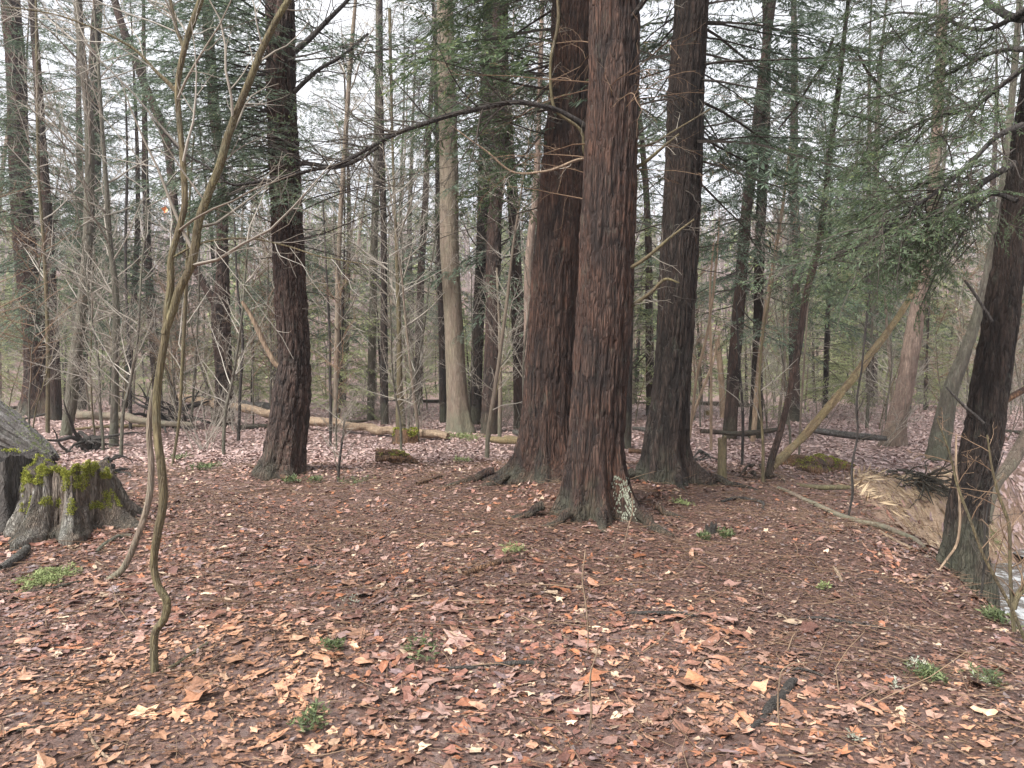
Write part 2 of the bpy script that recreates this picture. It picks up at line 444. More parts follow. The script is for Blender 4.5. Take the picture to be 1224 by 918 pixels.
m, n, b, o = new_mat("stream_water")
p = N(n, "ShaderNodeNewGeometry").outputs['Position']
t = tex(n, p, 5, 6, (1, 0.6, 1), 0.7, 1.0)
n.links.new(ramp(n, t, (0.5, (0.10, 0.095, 0.085)), (0.62, (0.62, 0.66, 0.68))), b.inputs['Base Color'])
b.inputs['Roughness'].default_value = 0.12
bump(n, b, t, 0.5, 0.05)
M['water'] = m

# ------------------------------------------------------------------ objects
def link(name, me, parent=None, loc=None):
    o = bpy.data.objects.new(name, me); COL.objects.link(o)
    if parent is not None: o.parent = parent
    if loc is not None: o.location = loc
    return o
def tag(o, label, cat, group=None, kind=None):
    if label: o['label'] = label
    if cat: o['category'] = cat
    if group: o['group'] = group
    if kind: o['kind'] = kind
    return o
def thing(name, label, cat, loc=(0, 0, 0), group=None):
    return tag(link(name, None, None, tuple(float(v) for v in loc)), label, cat, group)
def part(name, acc, mats, parent, smooth=True, local=False, label=None):
    if not isinstance(mats, (list, tuple)): mats = [mats]
    off = (0, 0, 0)
    if not local:
        off = np.array(parent.location); q = parent.parent
        while q is not None: off = off + np.array(q.location); q = q.parent
    o = link(name, acc.mesh(name, mats, off, smooth), parent)
    if label: o['label'] = label
    return o
def single(name, acc, mats, label, cat, loc, group=None, smooth=True):
    if not isinstance(mats, (list, tuple)): mats = [mats]
    return tag(link(name, acc.mesh(name, mats, loc, smooth), None, tuple(float(v) for v in loc)), label, cat, group)
def copy_tree(o, parent=None):
    c = o.copy(); COL.objects.link(c); c.parent = parent
    for ch in list(o.children): copy_tree(ch, c)
    return c

# ------------------------------------------------------------------ ground sheet
def axis(lo, hi, step, far_lo, far_hi, g=1.09):
    a = list(np.arange(lo, hi, step)); s_ = step; x = hi
    while x < far_hi: a.append(x); s_ *= g; x += s_
    a.append(far_hi)
    b_ = []; s_ = step; x = lo
    while x > far_lo: s_ *= g; x -= s_; b_.append(max(x, far_lo))
    return np.array(b_[::-1] + a)
gx = axis(-8.5, 9.5, 0.055, -420, 420); gy = axis(2.0, 14.5, 0.055, -120, 520)
X, Y = np.meshgrid(gx, gy)
Z = terrain(X, Y)
nx, ny = len(gx), len(gy)
ii = (np.arange(ny - 1)[:, None] * nx + np.arange(nx - 1)[None, :])
Q = np.stack([ii, ii + 1, ii + nx + 1, ii + nx], -1).reshape(-1, 4)
def litter_density(x, y):
    """share of the ground hidden by leaves: bare needle duff on the mound round the big trunks"""
    x = np.asarray(x, float); y = np.asarray(y, float)
    P = np.stack([x, y, 0 * x], -1)
    n1 = fbm(P * 0.8 + 3.3, 40, 4) - 0.5
    duff = np.exp(-(((x - 1.2) / 3.3) ** 2 + ((y - 7.0) / 2.5) ** 2)) * 1.1
    duff = np.maximum(duff, 1.02 * np.exp(-(((x - 2.2) / 1.5) ** 2 + ((y - 4.9) / 2.0) ** 2) ** 1.4))
    duff = np.maximum(duff, 0.72 * np.exp(-(((x + 0.4) / 3.6) ** 2 + ((y - 6.6) / 1.3) ** 2)))
    duff = np.maximum(duff, 0.7 * np.exp(-(((x + 1.2) / 2.6) ** 2 + ((y - 8.6) / 0.9) ** 2)))
    return np.clip(1.0 - duff + n1 * 0.9, 0.05, 1.0) * (1 - 0.97 * sand_mask(x, y))
D = rim_dist(X, Y)
sand = sand_mask(X, Y)
mossy = (1 - sst(D, 0, 1))
acc = Acc()
acc.add(np.stack([X, Y, Z], -1), Q, None, litter_density(X.ravel(), Y.ravel()) * (0.55 + 0.45 * sst(Y.ravel(), 8, 14)),
        col=np.stack([sand.ravel(), mossy.ravel(), 0 * mossy.ravel()], -1))
g = link("forest_ground", acc.mesh("forest_ground", [M['ground']])); g['kind'] = "structure"
# the stream at the bottom of the ravine
sx = np.linspace(3.5, 40, 60); sy = np.linspace(-20, 80, 120)
A, B = np.meshgrid(sx, sy)
acc = Acc(); ii = (np.arange(119)[:, None] * 60 + np.arange(59)[None, :])
acc.add(np.stack([A, B, 0 * A - 1.52], -1), np.stack([ii, ii + 1, ii + 61, ii + 60], -1).reshape(-1, 4))
Dm = rim_dist(A.ravel(), B.ravel())
V, Qs, _, _ = acc.arrays()
keep = (Dm[Qs] > 0.5).all(1) & (Dm[Qs] < 9).all(1) & (terrain(V[Qs].mean(1)[:, 0], V[Qs].mean(1)[:, 1]) < -1.0)
acc.Q = [Qs[keep]]; acc.mq = [np.zeros(keep.sum())]
st = link("stream", acc.mesh("stream", [M['water']])); st['kind'] = "structure"

# ------------------------------------------------------------------ leaf litter
PAL = np.array([(0.38, 0.215, 0.145), (0.31, 0.135, 0.08), (0.36, 0.235, 0.20), (0.15, 0.075, 0.06), (0.24, 0.17, 0.17),
                (0.56, 0.42, 0.30), (0.38, 0.155, 0.08), (0.25, 0.12, 0.09), (0.17, 0.085, 0.068), (0.30, 0.18, 0.15)])
def leaves(acc, rng, x, y, size, lobes, curl, near, pale=None, tone=1.0):
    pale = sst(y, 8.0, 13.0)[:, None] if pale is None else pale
    m = len(x); k = lobes
    a = np.arange(k) * 2 * pi / k
    if near:
        sh = rng.integers(0, 3, m)
        prof = np.stack([0.5 + 0.5 * np.abs(np.cos(2.5 * a)) ** 0.8, 0.62 + 0.38 * np.cos(a) ** 2 - 0.25 * np.sin(a) ** 2,
                         0.72 + 0.28 * np.cos(4 * a + 0.4) * np.cos(a) ** 2])[sh]
    else:
        prof = np.broadcast_to(0.65 + 0.35 * np.cos(a) ** 2, (m, k))
    prof = prof * rng.uniform(0.82, 1.15, (m, k))
    rot = rng.uniform(0, 2 * pi, m)
    lx = prof * np.cos(a); ly = prof * np.sin(a) * rng.uniform(0.55, 0.95, m)[:, None]
    c1 = rng.normal(0, curl, m)[:, None]; c2 = rng.normal(0, curl, m)[:, None]
    lz = c1 * lx ** 2 + c2 * ly ** 2 + rng.normal(0, curl * 0.35, (m, k)) + 0.02
    tx = rng.normal(0, 0.13, m)[:, None]; ty = rng.normal(0, 0.13, m)[:, None]
    lz = lz + tx * lx + ty * ly
    ca, sa = np.cos(rot)[:, None], np.sin(rot)[:, None]
    s_ = size[:, None] * 0.5
    wx = (lx * ca - ly * sa) * s_; wy = (lx * sa + ly * ca) * s_; wz = lz * s_
    e = 0.05
    z0 = terrain(x, y); zx = (terrain(x + e, y) - z0) / e; zy = (terrain(x, y + e) - z0) / e
    lift = rng.uniform(0.001, 0.012, m) + np.maximum(0, -wz.min(1)) * 0.5
    V = np.stack([x[:, None] + wx, y[:, None] + wy, z0[:, None] + lift[:, None] + wz + zx[:, None] * wx + zy[:, None] * wy], -1)
    C = np.stack([x, y, z0 + lift], -1)[:, None]
    V = np.concatenate([V, C], 1).reshape(-1, 3)
    j = np.arange(k)
    T = (np.arange(m)[:, None, None] * (k + 1) + np.stack([np.full(k, k), j, (j + 1) % k], -1)[None]).reshape(-1, 3)
    wts = np.array([2.4, 1.4, 2.2, 2.0, 1.0, 0.95, 0.9, 1.8, 2.2, 1.8]); wts /= wts.sum()
    col = PAL[rng.choice(len(PAL), m, p=wts)] * rng.uniform(0.75, 1.2, (m, 1))
    P2 = np.stack([x, y, 0 * x], -1)
    warm = sst(fbm(P2 * 0.9, 51, 3) + 0.16 * (3.6 - y), 0.42, 0.75)[:, None]       # fresher orange-tan leaves lie in drifts near the front
    col = col * (1 - warm * 0.55) + np.array([0.54, 0.285, 0.16]) * rng.uniform(0.4, 1.3, (m, 1)) * warm * 0.6
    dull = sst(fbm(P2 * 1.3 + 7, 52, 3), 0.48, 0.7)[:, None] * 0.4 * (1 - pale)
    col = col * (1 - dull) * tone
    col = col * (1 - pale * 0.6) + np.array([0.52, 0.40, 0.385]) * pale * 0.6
    vc = np.repeat(col, k + 1, 0) * rng.uniform(0.88, 1.1, (m * (k + 1), 1))
    acc.add(V, None, T, 0.5, col=vc)

def scatter(rng, n_, y0, y1, power=1.0, fn=litter_density, margin=2.6):
    n_ = int(n_ * (1 + 1.8 / (0.70 * 0.5 * (y0 + y1) + 0.8))); y = y0 + (y1 - y0) * rng.random(n_) ** power
    x = (rng.random(n_) * 2 - 1) * (0.70 * y + margin)
    k = rng.random(n_) < fn(x, y)
    return x[k], y[k]
rng = np.random.default_rng(11)
acc = Acc()
x, y = scatter(rng, 12500, 2.2, 6.4, 0.66)
leaves(acc, rng, x, y, np.clip(rng.lognormal(-2.80, 0.40, len(x)), 0.03, 0.17), 10, 0.15, True)
x, y = scatter(rng, 46000, 2.2, 7.5, 0.8, lambda a, b: np.clip(0.22 + litter_density(a, b), 0, 1))
leaves(acc, rng, x, y, rng.uniform(0.012, 0.038, len(x)), 5, 0.22, False, tone=0.72)
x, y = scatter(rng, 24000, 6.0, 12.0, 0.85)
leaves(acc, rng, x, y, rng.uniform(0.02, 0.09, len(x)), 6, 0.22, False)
for tx_, ty_, tr_ in ((0.85, 7.75, .62), (0.45, 9.6, .68), (2.0, 9.6, .55), (-2.95, 9.9, .45), (3.2, 5.3, .42), (-3.9, 6.7, .62)):   # drifts against the trunks
    th_ = rng.uniform(0, 2 * pi, 420); q_ = tr_ + np.abs(rng.normal(0, 0.16, 420)); leaves(acc, rng, tx_ + q_ * np.cos(th_), ty_ + q_ * np.sin(th_), rng.uniform(0.03, 0.09, 420), 7, 0.35, False)
o = tag(link("leaf_litter", acc.mesh("leaf_litter", [M['leaf']], smooth=False)), "damp brown and orange fallen leaves spread over the near forest floor", "leaf litter", kind="stuff")
acc = Acc()
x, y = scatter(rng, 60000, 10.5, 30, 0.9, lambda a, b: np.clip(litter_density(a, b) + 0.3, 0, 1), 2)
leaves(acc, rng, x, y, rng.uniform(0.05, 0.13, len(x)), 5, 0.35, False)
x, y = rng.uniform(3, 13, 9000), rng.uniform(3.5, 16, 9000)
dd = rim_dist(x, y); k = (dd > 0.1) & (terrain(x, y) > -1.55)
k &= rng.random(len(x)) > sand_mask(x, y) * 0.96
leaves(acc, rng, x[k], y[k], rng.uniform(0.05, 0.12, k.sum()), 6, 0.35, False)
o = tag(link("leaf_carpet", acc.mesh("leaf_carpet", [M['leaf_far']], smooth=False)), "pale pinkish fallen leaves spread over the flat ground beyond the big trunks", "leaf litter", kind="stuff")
# crumbs and needles of the bare duff on the mound
x, y = scatter(rng, 190000, 2.4, 11.5, 0.85, lambda a, b: 1.05 - 0.75 * litter_density(a, b))
m_ = len(x); th = rng.uniform(0, 2 * pi, m_); L = rng.uniform(0.012, 0.045, m_); z = terrain(x, y) + rng.uniform(0.003, 0.014, m_)
B_ = np.stack([x, y, z], -1); D_ = np.stack([np.cos(th), np.sin(th), rng.normal(0, 0.18, m_)], -1)
Wd = L * rng.uniform(0.06, 0.35, m_)
DC = np.array([(0.08, 0.045, 0.037), (0.14, 0.078, 0.062), (0.19, 0.105, 0.078), (0.27, 0.175, 0.135), (0.045, 0.028, 0.025), (0.33, 0.25, 0.19), (0.17, 0.13, 0.125)])[rng.choice(7, m_, p=[.26, .24, .16, .1, .12, .05, .07])]
acc = Acc(); diamonds(acc, B_, D_, norm(np.stack([rng.normal(0, .25, m_), rng.normal(0, .25, m_), np.ones(m_)], -1)), L, Wd, np.full(m_, .5)); acc.C = [np.repeat(DC, 4, 0)]
tag(link("needle_duff", acc.mesh("needle_duff", [M['leaf']], smooth=False)), "brown needles and crumbs matted over the bare mound round the big trunks", "needle litter", kind="stuff")
# dry straw hanging on the sandy bank
x, y = rng.uniform(3.8, 7.6, 26000), rng.uniform(8.0, 13, 26000); k = rng.random(len(x)) < sand_mask(x, y) * 0.35; x, y = x[k], y[k]; m_ = len(x)
e = 0.05; gxx = (terrain(x + e, y) - terrain(x, y)) / e; gyy = (terrain(x, y + e) - terrain(x, y)) / e
D_ = np.stack([-gxx, -gyy, -(gxx ** 2 + gyy ** 2)], -1) + rng.normal(0, 0.25, (m_, 3)) + np.array([0, -0.1, 0.25]); L = rng.uniform(0.05, 0.22, m_)
acc = Acc(); diamonds(acc, np.stack([x, y, terrain(x, y) + 0.005], -1), D_, norm(rng.normal(0, 1, (m_, 3))), L, L * 0.035 + 0.002, rng.random(m_))
tag(link("dry_grass", acc.mesh("dry_grass", [simple("dry_straw", [(0.0, (0.26, 0.18, 0.11)), (1.0, (0.62, 0.49, 0.33))], 0.8)], smooth=False)), "dry tan straw hanging down the eroded sandy bank", "dry grass", kind="stuff")
# needles, bits of twig
ps = Paths()
x, y = scatter(rng, 14000, 2.3, 11, 0.8, lambda a, b: np.full(len(a), 1.0))
z = terrain(x, y)
for a_, b_, c_ in zip(x, y, z):
    L = rng.uniform(0.03, 0.22) if rng.random() < 0.9 else rng.uniform(0.2, 0.6)
    th = rng.uniform(0, 2 * pi)
    P = wander(rng, (a_, b_, c_ + 0.012), (math.cos(th), math.sin(th), rng.normal(0.03, 0.08)), L, 4, 0.12)
    P[:, 2] = np.maximum(P[:, 2], terrain(P[:, 0], P[:, 1]) + 0.004) if L > 0.15 else P[:, 2]
    r = rng.uniform(0.0009, 0.0022) * (1 + L * 2); ps.put(P, np.linspace(r, r * 0.5, 4), 3, rng.random() ** 2)
acc = Acc(); ps.into(acc)
tag(link("twig_debris", acc.mesh("twig_debris", [M['twig_brown']])), "fine fallen twigs and needles scattered among the leaves", "twig litter", kind="stuff")

# ------------------------------------------------------------------ trunks
def spline(pts, n):
    """smooth curve through the given points, columns are interpolated alike"""
    P = np.asarray(pts, float); t = np.concatenate([[0], np.cumsum(np.linalg.norm(np.diff(P[:, :3], axis=0), axis=1))])
    u = np.linspace(0, t[-1], n); m_ = np.gradient(P, t, axis=0) if len(P) > 2 else np.repeat((P[1:] - P[:1]) / t[-1], 2, 0)
    i = np.clip(np.searchsorted(t, u, side='right') - 1, 0, len(t) - 2)
    h = (t[i + 1] - t[i]); s_ = ((u - t[i]) / h)[:, None]; h = h[:, None]
    return ((2 * s_ ** 3 - 3 * s_ ** 2 + 1) * P[i] + (s_ ** 3 - 2 * s_ ** 2 + s_) * h * m_[i]
            + (-2 * s_ ** 3 + 3 * s_ ** 2) * P[i + 1] + (s_ ** 3 - s_ ** 2) * h * m_[i + 1])

def px_curve(pts, depth, lean=0.0):
    """(px, py, width px) seen at a depth -> world points and radii; lean = metres of depth gained per metre climbed"""
    out_ = []
    zb = at(pts[0][0], pts[0][1], depth)[2]
    for q in pts:
        d = q[3] if len(q) > 3 else depth
        p = at(q[0], q[1], d)
        if lean: d = d + lean * (p[2] - zb); p = at(q[0], q[1], d)
        out_.append((*p, q[2] * 0.5 * d / F / math.sqrt(1 + ((q[0] - 612) / F) ** 2)))
    return np.array(out_)

def bark_tube(acc, C, R, seg, seed, depth=0.014, fx=20.0, fz=3.2, flares=(), fh=0.35, lump=0.05, zb=None, cap=False, jag=0.0, mi=0):
    n = len(C); T = norm(np.gradient(C, axis=0))
    ref = np.array([0.0, 1.0, 0.0]) if abs(norm(C[-1] - C[0])[1]) < 0.8 else np.array([0.0, 0.0, 1.0])
    U = norm(np.cross(np.broadcast_to(ref, T.shape), T)); W = np.cross(T, U)
    a = np.arange(seg) * 2 * pi / seg
    arc = np.concatenate([[0], np.cumsum(np.linalg.norm(np.diff(C, axis=0), axis=1))])
    AA, HH = np.meshgrid(a, arc); RR = np.repeat(R[:, None], seg, 1)
    Rm = max(float(np.median(R)), 0.02)
    P = np.stack([np.cos(AA) * Rm, np.sin(AA) * Rm, HH], -1)
    wp = (noise(P * np.array([7, 7, 1.2]), seed + 5) - 0.5)[..., None] * 0.045
    Pw = P + wp
    g1 = 1 - np.abs(2 * noise(Pw * np.array([fx, fx, fz]), seed) - 1)
    g2 = 1 - np.abs(2 * noise(Pw * np.array([fx * 2.1, fx * 2.1, fz * 2.6]), seed + 1) - 1)
    g3 = noise(Pw * np.array([fx * 2.5, fx * 2.5, fz * 6]), seed + 2)
    g4 = 1 - np.abs(2 * noise(Pw * np.array([fx * 3.6, fx * 3.6, fz * 4]), seed + 6) - 1)
    gro = g1 ** 4 * 0.6 + g2 ** 3 * 0.4 + g4 ** 3 * 0.2
    disp = depth * (-gro * 1.5 + 0.7 * g3 + 0.4)
    rad = RR * (1 + lump * 2 * (noise(P * np.array([3.5, 3.5, 1.1]), seed + 3) - 0.5)) + disp * np.minimum(1, RR / 0.08)
    h = C[:, 2] - (C[0, 2] if zb is None else zb)
    for (fa, amp, wd, *hh) in flares:
        da = np.abs((AA - radians(fa) + pi) % (2 * pi) - pi)
        dec = np.exp(-np.maximum(h, 0) / (hh[0] if hh else fh))[:, None]
        rad = rad + amp * dec * np.exp(-(da / (wd * (0.55 + 0.45 * np.exp(-np.maximum(h, 0) / 0.15)[:, None]))) ** 2)
    V = C[:, None, :] + rad[..., None] * (np.cos(AA)[..., None] * U[:, None, :] + np.sin(AA)[..., None] * W[:, None, :])
    if jag:
        j = (noise(np.stack([np.cos(a) * 3, np.sin(a) * 3, 0 * a], -1), seed + 9) - 0.5) * 2 * jag + (noise(np.stack([np.cos(a) * 11, np.sin(a) * 11, 0 * a], -1), seed + 8) - 0.5) * jag
        top = sst(np.arange(n) / (n - 1), 0.75, 1.0)
        V = V + (T[-1] * 1.0)[None, None, :] * (top[:, None] * j[None, :])[..., None]
    i = np.arange(n - 1)[:, None] * seg; jx = np.arange(seg)[None]; j2 = (jx + 1) % seg
    Q = np.stack([i + jx, i + j2, i + seg + j2, i + seg + jx], -1).reshape(-1, 4)
    acc.add(V.reshape(-1, 3), Q, None, np.clip(gro * 1.3, 0, 1).ravel(), mi=mi)
    if cap:
        for e in (0, n - 1):
            ring = V[e]; c = ring.mean(0)
            inner = c + (ring - c) * 0.5 + (T[e] * (-0.012 if e else 0.012)) * (1 + 4 * jag)
            k = seg; vv = np.vstack([ring, inner, c + T[e] * (-0.02 if e else 0.02) * (1 + 4 * jag)])
            q = np.array([[x_, (x_ + 1) % k, k + (x_ + 1) % k, k + x_] for x_ in range(k)]); t_ = np.array([[k + x_, k + (x_ + 1) % k, 2 * k] for x_ in range(k)])
            if not e: q = q[:, ::-1]; t_ = t_[:, ::-1]
            acc.add(vv, q, t_, 0.85, mi=mi)

def extend(C, top_z, r_top):
    """carry a trunk on above the picture's edge to the tree's full height"""
    p, q = C[-2], C[-1]; d = norm(q[:3] - p[:3]); d = norm(d + np.array([0, 0, 0.6])); out_ = [*C]
    while out_[-1][2] < top_z:
        l = out_[-1]; step = max(1.2, (top_z - q[2]) / 6)
        f = min(1, (l[2] + step - q[2]) / max(0.1, top_z - q[2]))
        out_.append(np.array([*(l[:3] + d * step), q[3] * (1 - f) + r_top * f]))
        d = norm(d + np.array([0, 0, 0.25]))
    return np.array(out_)

def trunk_from_px(acc, pts, dist, seg, vstep, seed, top=None, flares=(), lean=0.0, sink=0.3, mi=0, **kw):
    C = px_curve(pts, dist, lean)
    g0 = C[0].copy(); d0 = norm(C[1][:3] - C[0][:3])
    low = g0.copy(); low[:3] -= d0 * sink
    C = np.vstack([low, C])
    vis = spline(C, int(np.sum(np.linalg.norm(np.diff(C[:, :3], axis=0), axis=1)) / vstep) + 2)
    bark_tube(acc, vis[:, :3], vis[:, 3], seg, seed, flares=flares, zb=g0[2], mi=mi, **kw)
    full = C
    if top is not None and C[-1][2] < top - 0.5:
        E = extend(C, top, 0.04)[len(C) - 1:]
        up = spline(E, 40)
        bark_tube(acc, up[:, :3], up[:, 3], max(12, seg // 4), seed + 50, depth=kw.get('depth', 0.014) * 0.6, mi=mi)
        full = np.vstack([C, E[1:]])
    return spline(full, 120), g0[:3]

# ------------------------------------------------------------------ hemlock sprays
def spray(seed, L, leaf=0.055, lat_sp=0.075, leaf_sp=0.032, wide=0.42, droop=0.16, bare=0.25, tilt=0.5, fill=1.0, wood_k=3):
    """one flat hemlock branch along +x: wood (material 1) and foliage (material 0)"""
    rng = np.random.default_rng(seed); acc = Acc(); n = 9
    P = wander(rng, np.zeros(3), (1, 0, 0.05), L, n, 0.05, (0, 0, -droop))
    R = np.linspace(0.007 * L + 0.002, 0.002, n); ps = Paths(); ps.put(P, R, wood_k, 0.3)
    Bs, Ds, Ls, Rn = [], [], [], []
    m = int(L * (1 - bare) / lat_sp)
    for i in range(m):
        t = bare + (1 - bare) * (i + rng.random() * 0.5) / m
        p, r, tg = interp(P, R, t)
        sd = 1 if i % 2 else -1
        l = wide * L ** 0.6 * (math.sin(pi * min(1, (t - bare) / (1 - bare) * 0.8 + 0.2)) ** 0.7 * 0.9 + 0.12) * rng.uniform(0.55, 1.15)
        if rng.random() > fill: continue
        ang = rng.uniform(0.75, 1.15)
        lat = np.cross(tg, [0, 0, 1]); lat = norm(lat) * sd
        d = tg * math.cos(ang) + lat * math.sin(ang) + np.array([0, 0, rng.normal(-0.06, 0.12)])
        PP = wander(rng, p, d, l, 5, 0.10, (0, 0, -0.25))
        ps.put(PP, np.linspace(0.0022, 0.0009, 5), 3, rng.random())
        q = max(3, int(l / leaf_sp))
        u = (np.arange(q) + rng.random(q) * 0.6) / q * 4
        ui = np.minimum(u.astype(int), 3); uf = (u - ui)[:, None]
        bp = PP[ui] * (1 - uf) + PP[ui + 1] * uf; tt = norm(PP[ui + 1] - PP[ui])
        for s2 in (1, -1):
            sv = norm(np.cross(tt, [0, 0, 1.0])) * s2
            a2 = rng.uniform(0.5, 1.0, q)[:, None]
            dd_ = tt * np.cos(a2) + sv * np.sin(a2) + rng.normal(0, 0.16, (q, 3)) + np.array([0, 0, -0.12])
            Bs.append(bp); Ds.append(dd_); Ls.append(leaf * rng.uniform(0.6, 1.5, q)); Rn.append(np.clip(rng.normal(0.42, 0.2, q) + 0.25 * u / 4, 0, 1))
    ps.into(acc, 1)
    if Bs:
        Bs = np.concatenate(Bs); Ds = np.concatenate(Ds); Ls = np.concatenate(Ls); Rn = np.concatenate(Rn)
        nn = norm(np.array([0, 0, 1.0]) + rng.normal(0, tilt, (len(Bs), 3)))
        diamonds(acc, Bs, Ds, nn, Ls, Ls * rng.uniform(0.085, 0.14, len(Ls)), Rn, 0)
    return acc

def arr_cache(l): return [a.arrays() + (np.concatenate(a.mq), ) for a in l]
SPR = {                                          # fine ones for trees nearer than 12 m, coarse ones beyond
    'fine': [arr_cache([spray(100 + i, L, 0.036, 0.055, 0.016) for i in range(3)]) for L in (1.0, 1.7, 2.6)],
    'mid': [arr_cache([spray(200 + i, L, 0.062, 0.075, 0.026) for i in range(3)]) for L in (1.2, 2.0, 3.0)],
    'far': [arr_cache([spray(300 + i, L, 0.13, 0.11, 0.055) for i in range(3)]) for L in (1.2, 2.0, 3.0)],
    'thin': [arr_cache([spray(400 + i, L, 0.04, 0.075, 0.024, fill=0.75) for i in range(3)]) for L in (1.0, 1.7, 2.6)],
}
SPL = {'fine': (1.0, 1.7, 2.6), 'mid': (1.2, 2.0, 3.0), 'far': (1.2, 2.0, 3.0), 'thin': (1.0, 1.7, 2.6)}

def put_spray(acc, rng, kind, p, az, el, L, roll=0.25, shade=0.0):
    Ls = SPL[kind]; k = int(np.argmin([abs(L - q) for q in Ls])); lst = SPR[kind][k]
    V, Q, T, A, mq = lst[rng.integers(len(lst))]
    s_ = L / Ls[k]; r = rng.normal(0, roll)
    ca, sa, ce, se = math.cos(az), math.sin(az), math.cos(el), math.sin(el)
    X_ = np.array([ca * ce, sa * ce, se]); Y_ = np.array([-sa, ca, 0]); Z_ = np.cross(X_, Y_)
    Y2 = Y_ * math.cos(r) + Z_ * math.sin(r); Z2 = np.cross(X_, Y2)
    if rng.random() < 0.5: Y2 = -Y2
    W = V @ (np.stack([X_, Y2, Z2]) * s_) + p
    acc.V.append(W); acc.A.append(np.clip(A + shade, 0, 1)); acc.Q.append(Q + acc.n); acc.mq.append(mq); acc.n += len(W)

def crown(acc, rng, curve, z0, z1, nb, L0, L1, kind, el=(0.25, -0.25), az=None, jitter=0.12):
    """branches from height z0 (length L0) to z1 (length L1) around a trunk curve; el = slope at the top and the bottom"""
    zs = curve[:, 2]
    for i in range(nb):
        t = (i + rng.random()) / nb; z = z0 + (z1 - z0) * t
        j = int(np.argmin(np.abs(zs - z))); p = curve[j, :3].copy()
        a = i * 2.399 + rng.normal(0, 0.5)
        if az is not None: a = radians(rng.uniform(*az))
        L = (L0 * (1 - t) + L1 * t) * rng.uniform(0.65, 1.15)
        e = el[1] * (1 - t) + el[0] * t + rng.normal(0, jitter)
        p = p + np.array([math.cos(a), math.sin(a), 0]) * curve[j, 3] * 0.7
        put_spray(acc, rng, kind, p, a, e, L, shade=rng.normal(0, 0.07))

def dead_branches(rng, ps, curve, z0, z1, nb, L, lev=1, az=None, up=(-0.3, 0.5), trop=(0, 0, -0.35), sub=5, wig=0.14, rmin=0.0016, r0=0.009):
    zs = curve[:, 2]
    for i in range(nb):
        z = rng.uniform(z0, z1); j = int(np.argmin(np.abs(zs - z)))
        a = rng.uniform(0, 2 * pi) if az is None else radians(rng.uniform(*az)); e = rng.uniform(*up)
        d = np.array([math.cos(a) * math.cos(e), math.sin(a) * math.cos(e), math.sin(e)])
        l = L * rng.uniform(0.35, 1.2)
        P = wander(rng, curve[j, :3] + d * curve[j, 3] * 0.75, d, l, 8, wig * 0.6, trop)
        R = np.linspace(r0 * (0.5 + 0.5 * l / L), rmin, 8)
        ps.put(P, R, 4, rng.random())
        if lev: twiggy(rng, ps, P, R, int(sub * (0.6 + l / L)), l * 0.42, lev - 1, 0.15, 1, (0.5, 1.1), wig, trop, 6, rmin=rmin, sub=3)

# ------------------------------------------------------------------ the big trees one by one
LAST = {}
def add_roots(t, base, specs, mat, seed):
    """surface roots running out from the foot and diving into the soil: (direction in degrees, start, length, radius)"""
    rng = np.random.default_rng(seed + 900)
    for i, (ang, r0, L, rr) in enumerate(specs):
        a0 = radians(ang); n_ = 9; q = []
        for k in range(n_):
            f = k / (n_ - 1); a0 += rng.normal(0, 0.12); d_ = L / (n_ - 1)
            x = base[0] + r0 * math.cos(radians(ang)) if k == 0 else x + d_ * math.cos(a0); y = base[1] + r0 * math.sin(radians(ang)) if k == 0 else y + d_ * math.sin(a0)
            q.append((x, y, tz(x, y) + rr * (0.9 - 1.7 * f) + (0.05 * (1 - f) if k < 2 else 0), rr * (1 - 0.75 * f)))
        S_ = spline(np.array(q), 50); a = Acc(); bark_tube(a, S_[:, :3], S_[:, 3], 28, seed + i, depth=0.008, fx=20, fz=5, lump=0.16, zb=-50)
        part('root', a, M[mat], t)

def big_tree(label, pts, mat, seed, seg=160, vstep=0.014, top=17, flares=(), depth=None, lean=0.0, bark_d=0.014, fx=20, fz=3.2,
             crown_spec=None, dead=None, name='conifer_tree', group=None, extra=None, roots=None, **kw):
    d = ground(pts[0][0], pts[0][1])[1] if depth is None else depth
    acc = Acc(); rng = np.random.default_rng(seed)
    curve, base = trunk_from_px(acc, pts, d, seg, vstep, seed, top, flares, lean, depth=bark_d, fx=fx, fz=fz, **kw)
    LAST['acc'] = acc
    t = thing(name, label, 'tree', base, group)
    part('trunk', acc, M[mat], t)
    ca = Acc()
    if crown_spec:
        for c in (crown_spec if isinstance(crown_spec, list) else [crown_spec]): crown(ca, rng, curve, **{k: v for k, v in c.items() if k != 'mat'})
    if dead:
        ps = Paths()
        for q in (dead if isinstance(dead, list) else [dead]):
            dead_branches(rng, ps, curve, **{k: v for k, v in q.items() if k != 'mat'})
        ps.into(ca, 2)
    q0 = (dead[0] if isinstance(dead, list) else dead) or {}; cs = (crown_spec[0] if isinstance(crown_spec, list) else crown_spec) or {}
    if ca.n: part('crown', ca, [M[cs.get('mat', 'hemlock')], M['twig_dark'], M[q0.get('mat', 'twig_dark')]], t, smooth=False)
    if roots: add_roots(t, base, roots, mat, seed)
    if extra: extra(t, curve, rng)
    return t, curve

